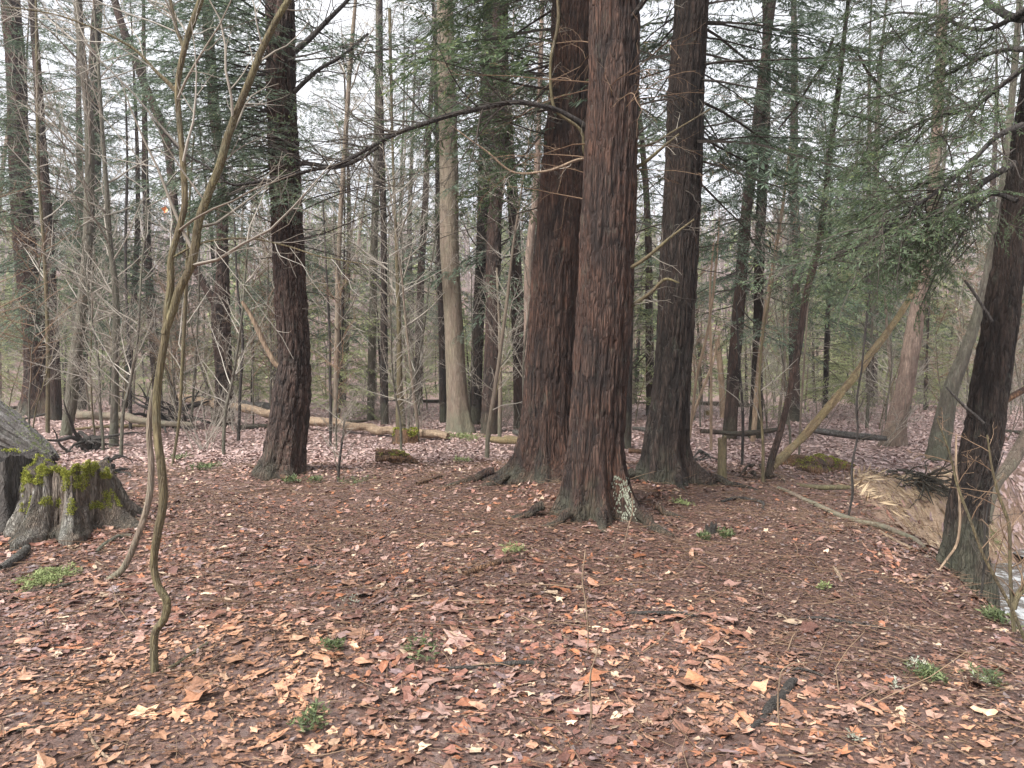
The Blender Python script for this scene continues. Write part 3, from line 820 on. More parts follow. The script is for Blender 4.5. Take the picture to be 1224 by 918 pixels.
def limb(parent, pts, depth, mat, seed, twig=0, tl=0.5, lev=1, k=7, n=60, label=None, name='limb', rmin=0.0012, twmat='twig_dark', ddepth=0.0, trop=(0, 0, -0.2), t0=0.15, sub=4):
    """a single branch traced at its own distance, with its side twigs"""
    m_ = len(pts)
    C = np.array([(*at(q[0], q[1], depth + ddepth * i / max(1, m_ - 1)), q[2] * 0.5 * depth / F) for i, q in enumerate(pts)])
    rng = np.random.default_rng(seed)
    S_ = spline(C, n); S_[:, :3] += (fbm(S_[:, :3] * 5, seed, 3)[:, None] - 0.5) * 0.02
    a = Acc(); bark_tube(a, S_[:, :3], np.maximum(S_[:, 3], 0.0015), k, seed, depth=0.002, fx=30, lump=0.12)
    if twig:
        ps = Paths(); twiggy(rng, ps, S_[:, :3], S_[:, 3], twig, tl, lev, t0, 1.0, (0.5, 1.15), 0.14, trop, 7, rmin=rmin, sub=sub)
        ps.into(a, 1)
    part(name, a, [M[mat], M[twmat]], parent, label=label)
    return S_

# front trunk of the middle pair, with the lichen streak at its foot
def front_extra(t, curve, rng):
    # limb to the left across the picture
    S1 = limb(t, [(724, 182, 10.1), (712, 165, 9.4), (697, 149, 7.8), (674, 136, 6.6), (650, 127, 6.2), (616, 122, 5.9), (582, 128, 5.9), (549, 135, 5.9), (518, 144, 5.5), (468, 162, 5.1), (434, 181, 4.7),
                  (400, 198, 4.3), (370, 204, 3.9), (338, 211, 3.5), (300, 219, 3.1), (277, 221, 2.8), (253, 203, 2.3), (216, 180, 1.9), (190, 150, 1.4)], 7.2, 'wood_black', 5, twig=46, tl=1.1, lev=2, k=8, n=120, ddepth=-1.0, t0=0.2, sub=5)
    ca = Acc()
    for q in range(16):
        i = int(rng.uniform(50, 116)); put_spray(ca, rng, 'thin', S1[i, :3], rng.uniform(pi * 0.55, pi * 1.45), rng.normal(0.05, 0.3), rng.uniform(0.3, 0.7))
    part('crown', ca, [M['hemlock'], M['twig_dark']], t, smooth=False)
    for i, pts in enumerate([[(728, 190, 4), (700, 186, 4), (697, 160, 4), (664, 130, 4), (658, 80, 4), (668, 20, 3.5), (662, -30, 3)],
                             [(724, 196, 4), (700, 190, 3.5), (655, 204, 2.6), (615, 206, 2.2), (580, 180, 1.8), (540, 150, 1)],
                             [(725, 195, 4), (742, 180, 3.5), (780, 172, 3), (800, 160, 2.4), (850, 130, 1.5)],
                             [(748, 205, 5), (768, 196, 4.5), (790, 178, 3.5), (812, 160, 2.6)],
                             [(732, 384, 4.5), (745, 373, 4.5), (778, 350, 4), (797, 333, 3.6), (812, 338, 2)],
                             [(745, 325, 4.5), (770, 310, 4), (800, 285, 3), (830, 262, 2)],
                             [(756, 20, 6), (775, -5, 6), (800, -30, 5)]]):
        limb(t, pts, 7.15 - 0.1 * i, ['bark_olive', 'wood_pale', 'bark_olive', 'bark_olive', 'bark_olive', 'bark_olive', 'bark_dark'][i] if i else 'bark_olive', 60 + i,
             twig=6, tl=0.4, lev=1, k=6, n=30, ddepth=-0.25, twmat='twig_grey')
    la = Acc()                                   # crusty lichen flakes at the foot of the trunk
    V, Q, _, _ = LAST['acc'].arrays(); c = V[Q].mean(1); nn = norm(np.cross(V[Q[:, 1]] - V[Q[:, 0]], V[Q[:, 2]] - V[Q[:, 0]]))
    w0 = at(728, 555, 7.3); w1 = at(738, 622, 7.3); f_ = np.clip((w0[2] - c[:, 2]) / (w0[2] - w1[2]), 0, 1)
    xc = w0[0] + (w1[0] - w0[0]) * f_; sel = (c[:, 2] < w0[2]) & (c[:, 2] > w1[2] - 0.1) & (c[:, 1] < 7.75) & (nn[:, 1] < 0.2) & (np.abs(c[:, 0] - xc) < 0.11) & (fbm(c * np.array([26, 26, 14]), 5, 3) > 0.40)
    idx = np.where(sel)[0]; r_ = np.random.default_rng(3)
    for q in idx[r_.integers(0, max(1, len(idx)), 7000)] if len(idx) else []:
        if r_.random() > math.exp(-((c[q][0] - xc[q]) / 0.045) ** 2) * (0.25 + 0.75 * sst((w0[2] - c[q][2]) / 0.3)): continue
        p = c[q]; n_ = nn[q] if nn[q][1] < 0 else -nn[q]; u_ = norm(np.cross(n_, [0.1, 0, 1])); v2 = np.cross(n_, u_)
        k_ = 6; a_ = np.arange(k_) * 2 * pi / k_; s_ = r_.uniform(0.004, 0.010, k_)[:, None]
        v_ = p + s_ * (np.cos(a_)[:, None] * u_ + 1.4 * np.sin(a_)[:, None] * v2) + n_ * r_.uniform(0.0, 0.003, k_)[:, None]
        la.add(np.vstack([v_, p + n_ * 0.005]), None, np.array([[k_, x_, (x_ + 1) % k_] for x_ in range(k_)]), r_.random())
    part('lichen', la, M['bark_lichen'], t, smooth=False)

tall = dict(z0=7.0, z1=16.5, nb=46, L0=2.6, L1=0.8, kind='mid', el=(0.35, -0.05))
front, front_c = big_tree('thick reddish front trunk of the close middle pair, pale lichen streak at its foot',
    [(714, 612, 78), (712, 575, 73), (712, 537, 67), (714, 503, 66), (717, 435, 66), (721, 368, 67), (724, 300, 64), (729, 203, 61), (734, 101, 57), (735, 0, 57)],
    'bark_red', 1, seg=280, vstep=0.011, top=18, bark_d=0.019, fx=22, fz=2.4,
    flares=[(182, 0.17, 0.30, 0.20), (236, 0.16, 0.22, 0.24), (274, 0.19, 0.17, 0.28), (312, 0.27, 0.17, 0.28), (350, 0.12, 0.35, 0.26), (60, 0.2, 0.4), (120, 0.2, 0.4)],
    crown_spec=tall, dead=dict(z0=2.8, z1=7, nb=40, L=1.4, lev=2, mat='twig_brown', r0=0.006), extra=front_extra,
    roots=[(310, 0.5, 0.55, 0.055), (268, 0.42, 0.4, 0.06), (190, 0.5, 0.5, 0.05), (232, 0.45, 0.4, 0.045), (345, 0.5, 0.4, 0.04)])

rear, _ = big_tree('thick reddish trunk just behind and left of the lichen-streaked one, grey roots spreading left',
    [(654, 570, 76), (654, 540, 67), (655, 503, 62), (660, 401, 59), (667, 300, 56), (674, 203, 54), (682, 100, 50), (686, 0, 48)],
    'bark_red', 2, seg=240, vstep=0.013, top=18, bark_d=0.019, fx=22, fz=2.4,
    flares=[(188, 0.36, 0.22, 0.17), (215, 0.18, 0.28, 0.22), (262, 0.15, 0.35, 0.25), (300, 0.2, 0.3, 0.25), (330, 0.2, 0.4, 0.25), (100, 0.2, 0.5)],
    roots=[(186, 0.6, 0.8, 0.06), (210, 0.5, 0.5, 0.05), (290, 0.45, 0.4, 0.04)],
    crown_spec=[tall, dict(z0=4.2, z1=7.5, nb=36, L0=2.0, L1=2.4, kind='mid', el=(0.1, -0.3), az=(70, 250))], dead=[dict(z0=3.0, z1=7.5, nb=52, L=2.0, lev=2, az=(110, 260), mat='twig_dark', sub=7)])

right_t, _ = big_tree('dark brown straight trunk right of the reddish pair, foot spreading into grey roots',
    [(797, 573, 62), (795, 545, 54), (799, 496, 49), (803, 450, 45), (808, 370, 44.5), (812, 300, 44), (817, 203, 44), (821, 101, 42), (827, 0, 40)],
    'bark_dark', 3, seg=200, vstep=0.014, top=18, bark_d=0.018, fx=23, fz=2.4,
    flares=[(185, 0.18, 0.32, 0.2), (230, 0.15, 0.3, 0.25), (285, 0.16, 0.25, 0.28), (335, 0.28, 0.24, 0.2), (10, 0.12, 0.35), (90, 0.2, 0.5)],
    crown_spec=[dict(z0=3.6, z1=6.8, nb=30, L0=2.4, L1=2.6, kind='mid', el=(0.0, -0.2), az=(-60, 70), mat='hemlock_blue'), dict(z0=4.4, z1=7, nb=14, L0=1.6, L1=2.0, kind='mid', el=(0.0, -0.3), az=(80, 200)), tall],
    roots=[(335, 0.5, 0.7, 0.05), (200, 0.45, 0.5, 0.05), (275, 0.4, 0.4, 0.05)],
    dead=[dict(z0=2.2, z1=6.5, nb=24, L=1.7, lev=2, mat='twig_dark', sub=6)])

def left_extra(t, curve, rng):
    limb(t, [(348, 448, 6), (331, 436, 6), (318, 415, 5.5), (303, 383, 5), (290, 360, 4)], 9.55, 'wood_pale', 70, k=7, n=24)
    limb(t, [(352, 62, 8), (372, 45, 7), (392, 24, 6), (412, 4, 5), (440, -30, 4)], 9.3, 'wood_black', 71, twig=12, tl=0.9, lev=1)
    limb(t, [(352, 110, 6), (380, 84, 5), (407, 68, 4), (440, 40, 3)], 9.3, 'wood_black', 72, twig=12, tl=0.9, lev=1)
    limb(t, [(356, 196, 6), (374, 196, 5), (400, 200, 5), (430, 190, 4), (452, 176, 3)], 9.2, 'wood_black', 73, twig=12, tl=0.9, lev=1, ddepth=-0.6)
left_t, _ = big_tree('dark brown ridged trunk standing alone left of centre, pale broken stub on its left side',
    [(339, 565, 52), (342, 536, 47), (346, 503, 44), (349, 470, 43), (352, 435, 37), (348, 368, 38.5), (344.5, 300, 37.5), (340.5, 203, 36), (336, 101, 34), (334, 0, 33)],
    'bark_brown', 4, seg=200, vstep=0.014, top=17, bark_d=0.024, fx=17, fz=3.8, lump=0.07,
    flares=[(195, 0.10, 0.4, 0.25), (240, 0.08, 0.4, 0.25), (300, 0.08, 0.4, 0.3), (340, 0.05, 0.4, 0.3)],
    crown_spec=[dict(z0=3.6, z1=5.8, nb=76, L0=1.4, L1=1.8, kind='fine', el=(0.0, -0.45), az=(125, 290), mat='hemlock_blue'),
                dict(z0=5.0, z1=8, nb=12, L0=2.0, L1=2.3, kind='mid', el=(0.1, -0.2)), tall],
    dead=[dict(z0=2.9, z1=7, nb=22, L=2.3, lev=2, az=(-70, 60), up=(-0.1, 0.6), mat='twig_dark', sub=8), dict(z0=2.2, z1=4, nb=10, L=0.9, lev=1)], extra=left_extra)

def near_extra(t, curve, rng):
    if 0: limb(t, [(1188, 412, 2), (1187, 400, 6), (1189, 370, 6), (1190, 330, 5), (1194, 290, 4), (1200, 250, 3)], 4.85, 'bark_olive', 80, k=7, n=30)
    limb(t, [(1186, 385, 4), (1170, 360, 4), (1160, 344, 4), (1153, 335, 3)], 4.8, 'wood_black', 81, k=6, n=16, twig=3, tl=0.15)
    limb(t, [(1176, 506, 4), (1155, 488, 4), (1140, 473, 3), (1131, 463, 2)], 4.8, 'wood_black', 82, k=6, n=16)
    for i, (pts, tw) in enumerate([([(1222, 150, 9), (1190, 165, 6.5), (1160, 195, 5.5), (1130, 222, 5), (1090, 250, 4), (1040, 288, 3), (1000, 305, 2)], 26),
                                   ([(1214, 195, 9), (1180, 215, 7), (1150, 240, 6), (1110, 262, 4.5), (1075, 275, 3.4), (1055, 290, 3)], 22),
                                   ([(1216, 240, 7), (1185, 232, 5), (1165, 250, 4), (1130, 285, 3.2), (1085, 320, 2.5)], 16),
                                   ([(1236, 70, 9), (1200, 100, 6), (1160, 130, 5), (1110, 142, 4), (1060, 170, 3), (1010, 210, 2)], 26),
                                   ([(1244, 20, 12), (1215, 22, 11), (1190, 10, 9), (1172, -8, 7), (1140, -30, 5)], 16),
                                   ([(1242, 60, 8), (1190, 62, 5), (1130, 90, 4), (1080, 110, 3), (1030, 118, 2)], 24),
                                   ([(1246, 0, 8), (1180, 35, 5), (1120, 20, 4), (1070, 16, 3.4), (1030, 30, 2)], 22)]):
        S_ = limb(t, pts, 4.95, 'wood_black', 90 + i, twig=tw, tl=0.62, lev=2, k=7, n=60, ddepth=-0.2 + 0.35 * i, rmin=0.0013, sub=5)
        ca = Acc()
        for q in range(int(tw * 2.1)):
            j = int(rng.uniform(12, 59)); put_spray(ca, rng, 'thin' if q % 3 else 'fine', S_[j, :3] + rng.normal(0, 0.12, 3), rng.uniform(pi * 0.6, pi * 1.4), rng.normal(-0.45, 0.35), rng.uniform(0.28, 0.75), roll=0.6)
        part('foliage', ca, [M['hemlock'], M['twig_dark']], t, smooth=False)
near_t, _ = big_tree('near blackish trunk leaning right at the right edge, on the ravine rim',
    [(1150, 690, 56), (1150, 665, 53), (1156, 612, 50), (1163, 570, 48), (1172, 537, 48), (1182, 469, 47), (1193, 401, 45), (1208, 300, 42), (1224, 203, 40), (1238, 100, 38), (1250, 0, 36)],
    'bark_dark', 6, seg=220, vstep=0.010, top=12, bark_d=0.014, fx=24, fz=3.5,
    flares=[(185, 0.13, 0.4, 0.18), (250, 0.06, 0.4, 0.2), (300, 0.10, 0.4, 0.3), (0, 0.08, 0.5, 0.3)], sink=0.7,
    crown_spec=dict(z0=5.5, z1=11.5, nb=30, L0=2.2, L1=0.7, kind='mid', el=(0.3, -0.1)), extra=near_extra)

# ------------------------------------------------------------------ trunks further back
far_crown = dict(z0=5.0, z1=17, nb=54, L0=3.0, L1=0.9, kind='mid', el=(0.3, -0.25))
big_tree('tall dark red-brown trunk at the far left edge behind the grey slab',
    [(44, 497, 44), (43, 470, 33), (41, 400, 29), (31, 310, 28), (23, 200, 25), (20, 100, 24), (12, 0, 24)], 'bark_red', 7, seg=90, vstep=0.04, top=20,
    bark_d=0.025, fx=14, flares=[(190, 0.2, 0.5), (340, 0.45, 0.35, 0.3), (280, 0.2, 0.4)],
    crown_spec=[dict(z0=5.4, z1=9, nb=16, L0=3.0, L1=3.2, kind='mid', el=(0, -0.3)), far_crown], dead=dict(z0=1.5, z1=8, nb=16, L=1.8, lev=1, mat='twig_grey'))

def bare_crown(t, curve, rng, z0, z1, nb, L, mat='twig_grey', lev=2, up=(0.3, 1.0), trop=(0, 0, 0.25), sub=6, rmin=0.003, r0=0.02):
    ps = Paths(); dead_branches(rng, ps, curve, z0, z1, nb, L, lev, None, up, trop, sub, 0.13, rmin, r0)
    a = Acc(); ps.into(a); part('crown', a, M[mat], t)

def slim(label, pts, mat='bark_grey', seed=1, top=11, seg=20, vstep=0.08, br=dict(z0=1.5, z1=10, nb=26, L=1.6), depth=None, lean=0, name='deciduous_tree', bark_d=0.006, flares=(), crown_spec=None, group=None, fx=14):
    d = ground(pts[0][0], pts[0][1])[1] if depth is None else depth
    acc = Acc(); rng = np.random.default_rng(seed)
    curve, base = trunk_from_px(acc, pts, d, seg, vstep, seed, top, flares, lean, depth=bark_d, fx=fx)
    if br is None and crown_spec is None:
        o = single(name, acc, M[mat], label, 'tree', base, group); return o, curve
    t = thing(name, label, 'tree', base, group); part('trunk', acc, M[mat], t)
    if br: bare_crown(t, curve, rng, **{**dict(rmin=0.0009 * d ** 0.5), **br})
    if crown_spec:
        ca = Acc(); crown(ca, rng, curve, **{k: v for k, v in crown_spec.items() if k != 'mat'}); part('foliage', ca, [M[crown_spec.get('mat', 'hemlock')], M['twig_dark']], t, smooth=False)
    return t, curve

slim('mossy grey bent trunk beside the far left reddish trunk', [(79, 521, 15), (84, 486, 16), (89, 435, 15), (94, 401, 14), (99, 351, 12), (104, 301, 13), (107, 203, 12), (106, 135, 11), (98, 68, 10), (93, 0, 10)],
     'bark_grey', 21, 15, 48, 0.03, dict(z0=1.6, z1=14, nb=40, L=2.4), bark_d=0.012)
slim('thin blackish trunk right behind the mossy grey bent trunk', [(98, 490, 11), (101, 400, 11), (108, 300, 11), (115, 200, 12), (113, 100, 12), (117, 0, 12)], 'bark_dark', 22, 16, 30, 0.06,
     dict(z0=3, z1=14, nb=20, L=2.0, mat='twig_dark'), crown_spec=dict(z0=4.2, z1=14, nb=60, L0=2.4, L1=1.0, kind='mid', el=(0.2, -0.2)))
slim('slim pale grey young trunk right of the mossy grey bent one', [(136, 533, 12), (137, 480, 9.5), (138, 435, 9), (137, 334, 8), (133, 304, 7), (127, 220, 6), (122, 152, 5), (117, 70, 4), (112, 0, 3.5)], 'bark_grey', 23, 10, 24, 0.05,
     dict(z0=1.2, z1=9, nb=34, L=1.6), bark_d=0.004)
slim('thin olive sapling in front of the far left reddish trunk', [(57, 518, 6), (57, 401, 5), (53, 304, 4.5), (46, 203, 4), (45, 135, 4), (43, 0, 3)], 'bark_olive', 24, 9, 14, 0.08, dict(z0=1.0, z1=8, nb=26, L=1.3), bark_d=0.002)

def forked_extra(t, curve, rng):
    limb(t, [(257, 362, 9), (245, 342, 9), (232, 320, 8.5), (216, 290, 8.5), (207, 230, 9), (199, 169, 9), (188, 135, 9), (176, 108, 9), (162, 72, 9), (149, 40, 8.5), (137, 0, 8), (125, -50, 6)], curve[0, 1], 'bark_brown', 31,
         twig=14, tl=1.6, lev=1, k=12, n=70, name='limb', twmat='twig_grey', rmin=0.004)
big_tree('scaly brown trunk with a long side limb, standing before the fallen log at left',
    [(268, 509, 24), (268, 480, 22), (268, 452, 21), (264, 368, 21), (266, 334, 15), (266, 300, 13), (264, 203, 12), (258, 152, 12), (252, 80, 12), (247, 0, 12)], 'bark_brown', 8, seg=80, vstep=0.03, top=15,
    bark_d=0.035, fx=12, fz=6, dead=dict(z0=2, z1=9, nb=20, L=1.6, lev=1, mat='twig_grey'), crown_spec=dict(z0=4.3, z1=14, nb=52, L0=2, L1=1, kind='mid'), extra=forked_extra, lump=0.1)

slim('smooth tan trunk with green mossy foot, standing behind the log in the middle', [(551, 516, 30), (548, 490, 26), (546, 460, 24.5), (543, 401, 23), (540, 350, 22), (537.5, 300, 22), (536.5, 203, 22), (534, 101, 21), (532, 0, 20)],
     'bark_smooth', 25, 18, 64, 0.03, dict(z0=6.5, z1=17, nb=20, L=3.0), bark_d=0.008, flares=[(200, 0.1, .5), (330, .1, .5), (270, .1, .4)])
slim('dark straight trunk just right of the smooth tan one, left of two', [(568, 508, 14), (571, 401, 14), (576, 304, 14), (578, 236, 14), (580, 150, 13), (584, 0, 13)], 'bark_dark', 26, 20, 40, 0.05,
     dict(z0=3.5, z1=14, nb=30, L=2.0, mat='twig_dark'), bark_d=0.015, crown_spec=dict(z0=5.8, z1=18, nb=60, L0=3.0, L1=1.0, kind='mid', el=(0.2, -0.3)))
slim('dark ridged trunk between the smooth tan trunk and the reddish pair, right of two', [(585, 517, 22), (587, 470, 20), (589, 401, 18), (590, 300, 17), (594, 200, 16), (597, 100, 17), (598, 0, 18)], 'bark_brown', 27, 20, 50, 0.04,
     dict(z0=3.5, z1=14, nb=30, L=2.4, mat='twig_dark'), bark_d=0.02, crown_spec=dict(z0=5.4, z1=18, nb=60, L0=3.0, L1=1.0, kind='mid', el=(0.2, -0.3)))
slim('thin dark trunk touching the left side of the smooth tan one', [(530, 506, 9), (528, 400, 8), (525, 300, 7), (522, 150, 5.5), (518, 0, 4)], 'bark_dark', 28, 14, 20, 0.08, dict(z0=3, z1=13, nb=30, L=1.8, mat='twig_dark'), bark_d=0.008)
slim('thin dark trunk behind the pale log, left of the smooth tan trunk', [(460, 503, 9), (459, 400, 8.5), (459, 300, 7.5), (457, 200, 7), (455, 100, 6), (455, 0, 5)], 'bark_dark', 29, 15, 20, 0.08,
     dict(z0=3, z1=13, nb=30, L=1.8, mat='twig_dark'), depth=19, bark_d=0.008, crown_spec=dict(z0=5.5, z1=14, nb=30, L0=1.8, L1=.8, kind='mid'))
slim('grey straight trunk just left of the thin dark one behind the log', [(443, 500, 9), (445, 400, 9), (447, 300, 9), (450, 200, 8), (452, 100, 7), (452, 0, 6)], 'bark_grey', 30, 17, 20, 0.08, dict(z0=4, z1=16, nb=30, L=2.2), depth=21)
slim('light olive clump trunk rising behind the log beside the small stump', [(479, 506, 12), (478, 470, 8), (477, 400, 6), (474, 300, 4), (470, 200, 3)], 'bark_olive', 32, 9, 20, 0.08, dict(z0=1, z1=8, nb=40, L=2.2), depth=17.5)
slim('slim tan stem between the lone dark trunk and the grey straight trunk', [(401, 503, 6), (403, 400, 6), (405, 300, 6), (412, 180, 5.5), (420, 60, 5), (425, 0, 4)], 'bark_smooth', 33, 11, 14, 0.1, dict(z0=2, z1=10, nb=30, L=1.8), depth=17)
slim('pale barkless trunk half hidden behind the left of the reddish pair', [(632, 520, 11), (631, 460, 10), (631, 400, 10), (633, 300, 9), (640, 235, 8), (644, 150, 6)], 'bark_pinkish', 34, 9, 20, 0.1, dict(z0=3, z1=8, nb=12, L=1.2), depth=15)
slim('dark trunk half hidden behind the right side of the front reddish trunk', [(749, 520, 12), (750, 450, 12), (752, 350, 11), (756, 200, 10), (760, 0, 9)], 'bark_dark', 35, 17, 24, 0.08, dict(z0=3, z1=13, nb=24, L=2, mat='twig_dark'), depth=14.5,
     crown_spec=dict(z0=4.2, z1=16, nb=44, L0=2.6, L1=1.0, kind='mid', el=(0.2, -0.3)))
slim('dark upright hemlock trunk behind the curved sapling at right', [(903, 523, 18), (905, 450, 13.5), (906, 401, 12), (908, 300, 12), (911, 230, 12), (915, 150, 11), (916, 0, 9)], 'bark_dark', 36, 17, 40, 0.05,
     dict(z0=2, z1=12, nb=30, L=2.0, mat='twig_grey'), bark_d=0.012, crown_spec=dict(z0=3.2, z1=16, nb=62, L0=2.4, L1=0.8, kind='mid', el=(0.2, -0.35), mat='hemlock_blue'))
slim('slim pale stem just right of the dark upright hemlock trunk', [(900, 527, 6), (908, 435, 7), (916, 368, 6), (927, 300, 5), (935, 250, 4), (945, 170, 3)], 'wood_pale', 37, 6, 14, 0.08, dict(z0=1.5, z1=5.5, nb=14, L=1.2))
slim('large pale brown trunk leaning right behind the ravine bank', [(1066, 533, 26), (1072, 500, 24), (1080, 469, 23), (1087, 430, 22), (1092, 401, 21), (1103, 334, 17), (1112, 270, 15), (1120, 150, 13), (1128, 0, 11)], 'bark_pinkish', 38, 15, 48, 0.04,
     dict(z0=5, z1=13, nb=24, L=2.4), bark_d=0.015, flares=[(190, .12, .5), (350, .12, .5)], crown_spec=dict(z0=5.3, z1=14, nb=22, L0=2.0, L1=0.9, kind='mid', el=(0.2, -0.3)))
slim('grey leaning trunk with a pale split side, left of the near blackish trunk', [(1120, 548, 30), (1128, 505, 25), (1136, 469, 20), (1152, 425, 16), (1166, 385, 13), (1180, 330, 12), (1192, 270, 10), (1204, 180, 9)], 'bark_grey', 39, 11, 40, 0.05,
     dict(z0=3, z1=10, nb=24, L=2.2), bark_d=0.015, crown_spec=dict(z0=4.4, z1=10, nb=14, L0=2.2, L1=0.9, kind='mid', el=(0.2, -0.3)))
slim('pale rounded snag broken off at head height, between two dark trunks at right', [(865, 503, 9), (863, 470, 7.5), (861, 440, 7), (857, 405, 6)], 'wood_pale', 40, None, 20, 0.08, None, depth=21, name='dead_snag')
for i, (lb, pts) in enumerate([('thin pale leaning pole right of the dark brown straight trunk, leaning right', [(827, 500, 3.5), (833, 450, 3.5), (845, 400, 3.2), (856, 315, 3), (860, 260, 2)]),
                               ('thin pale upright pole beside the dark brown straight trunk', [(850, 516, 3.5), (850, 430, 3), (849, 340, 2.5), (853, 290, 2)]),
                               ('thin pale pole crossing behind the upright one, leaning strongly right', [(823, 512, 4), (838, 470, 3.5), (853, 430, 3), (860, 400, 2)])]):
    slim(lb, pts, 'wood_pale', 41 + i, None, 10, 0.1, None, depth=11.5 + i * 0.6, name='bare_pole')

# ------------------------------------------------------------------ saplings
def sapling(label, pts, mat, seed, depth=None, top=None, tw=16, tl=0.8, lev=2, seg=14, vstep=0.03, t0=0.25, name='sapling', twmat='twig_grey', limbs=(), rmin=0.0013, trop=(0, 0, 0.15), group=None, lean=0, cap=False, sub=4):
    d = ground(pts[0][0], pts[0][1])[1] if depth is None else depth
    rng = np.random.default_rng(seed); acc = Acc()
    curve, base = trunk_from_px(acc, pts, d, seg, vstep, seed, top, (), lean, sink=0.08, depth=0.004, fx=40, fz=5, lump=0.17, cap=cap)
    t = thing(name, label, 'sapling', base, group); part('stem', acc, M[mat], t)
    if tw:
        ps = Paths(); twiggy(rng, ps, curve[:, :3], curve[:, 3], tw, tl, lev, t0, 1.0, (0.5, 1.1), 0.10, trop, 7, rmin=rmin, sub=sub)
        a = Acc(); ps.into(a); part('crown', a, M[twmat], t)
    for i, q in enumerate(limbs):
        limb(t, q, d, mat, seed * 7 + i, twig=14, tl=tl, lev=1, k=12, n=60, name='limb', twmat=twmat, trop=trop, rmin=rmin)
    return t
sapling('crooked forked sapling in the left foreground, bent in an S at its foot',
        [(185, 803, 11.4), (184, 780, 11.0), (186, 755, 10.6), (197, 738, 11.0), (199, 718, 10.6), (189, 700, 9.7), (184, 676, 9.7), (188, 640, 10.6), (195, 600, 11.0), (193, 560, 11.0), (188, 520, 10.6), (187, 480, 10.6), (193, 430, 10.6), (198, 400, 10.6),
         (200, 370, 11.0), (204, 340, 10.6), (204, 310, 9.2), (212, 280, 8.8), (220, 250, 8.8), (219, 200, 8.4), (214, 140, 7.9), (212, 110, 7.9), (220, 60, 7.9), (229, 30, 7.9), (240, 0, 7.5), (250, -40, 6.2)],
        'bark_olive', 201, tw=16, tl=0.8, seg=24, vstep=0.008, t0=0.3, top=4.6,
        limbs=[[(198, 398, 10), (205, 375, 11), (212, 350, 11), (228, 318, 10.5), (234, 290, 10.5), (238, 262, 10), (250, 230, 9.5), (262, 200, 9.5), (273, 160, 9), (286, 125, 8.5), (298, 95, 8.5), (312, 60, 8), (330, 25, 7.5), (346, -5, 7), (360, -45, 6)],
               [(213, 112, 6), (190, 90, 4), (160, 60, 3), (100, 30, 2.4), (50, 14, 1.8), (0, 8, 1)],
               [(222, 60, 5), (208, 25, 4), (203, -10, 3)],
               [(206, 308, 3), (230, 295, 2.6), (280, 285, 2.6), (330, 290, 2.2), (390, 308, 1.8), (450, 318, 1)]])
sapling('short dead brown stem leaning against the crooked forked sapling', [(131, 693, 10), (145, 682, 9.5), (155, 665, 9), (163, 645, 9), (172, 620, 9), (179, 590, 9), (181, 555, 9), (178, 520, 8), (180, 490, 7.5), (184, 466, 6)],
        'bark_smooth', 202, tw=0, seg=18, vstep=0.01, cap=True)
sapling('curved brown sapling rising behind the leaning pale log at right', [(918, 572, 10.2), (922, 550, 9.3), (930, 525, 9.3), (944, 469, 8.5), (954, 418, 8.5), (964, 351, 7.6), (977, 300, 7.6), (988, 220, 7.6), (996, 152, 7.2), (1003, 101, 6.8), (1010, 34, 5.5), (1014, 0, 5.1)],
        'bark_brown', 203, top=7, tw=18, tl=1.3, seg=24, vstep=0.02, t0=0.35,
        limbs=[[(1003, 75, 4), (1010, 55, 3.5), (1020, 60, 3), (1040, 90, 3), (1065, 115, 2.5), (1100, 125, 1.5)], [(996, 45, 4), (985, 75, 3.5), (975, 90, 3), (950, 130, 2.5), (930, 155, 1.5)]])
sapling('thin leafless sapling standing alone on the mound before the ravine', [(1014, 618, 2.6), (1019, 590, 3), (1018, 560, 2.8), (1025, 520, 2.6), (1024, 480, 2.5), (1030, 440, 2.2), (1034, 400, 2.5), (1042, 330, 2), (1050, 270, 1.5)], 'wood_black', 204, tw=14, tl=0.5, vstep=0.03, twmat='twig_dark')
sapling('thin sapling between the crooked forked one and the lone dark trunk', [(206, 557, 4), (214, 503, 4), (218, 435, 4), (223, 334, 4), (226, 250, 3), (232, 160, 2.5)], 'bark_olive', 205, tw=16, tl=0.9, vstep=0.06)
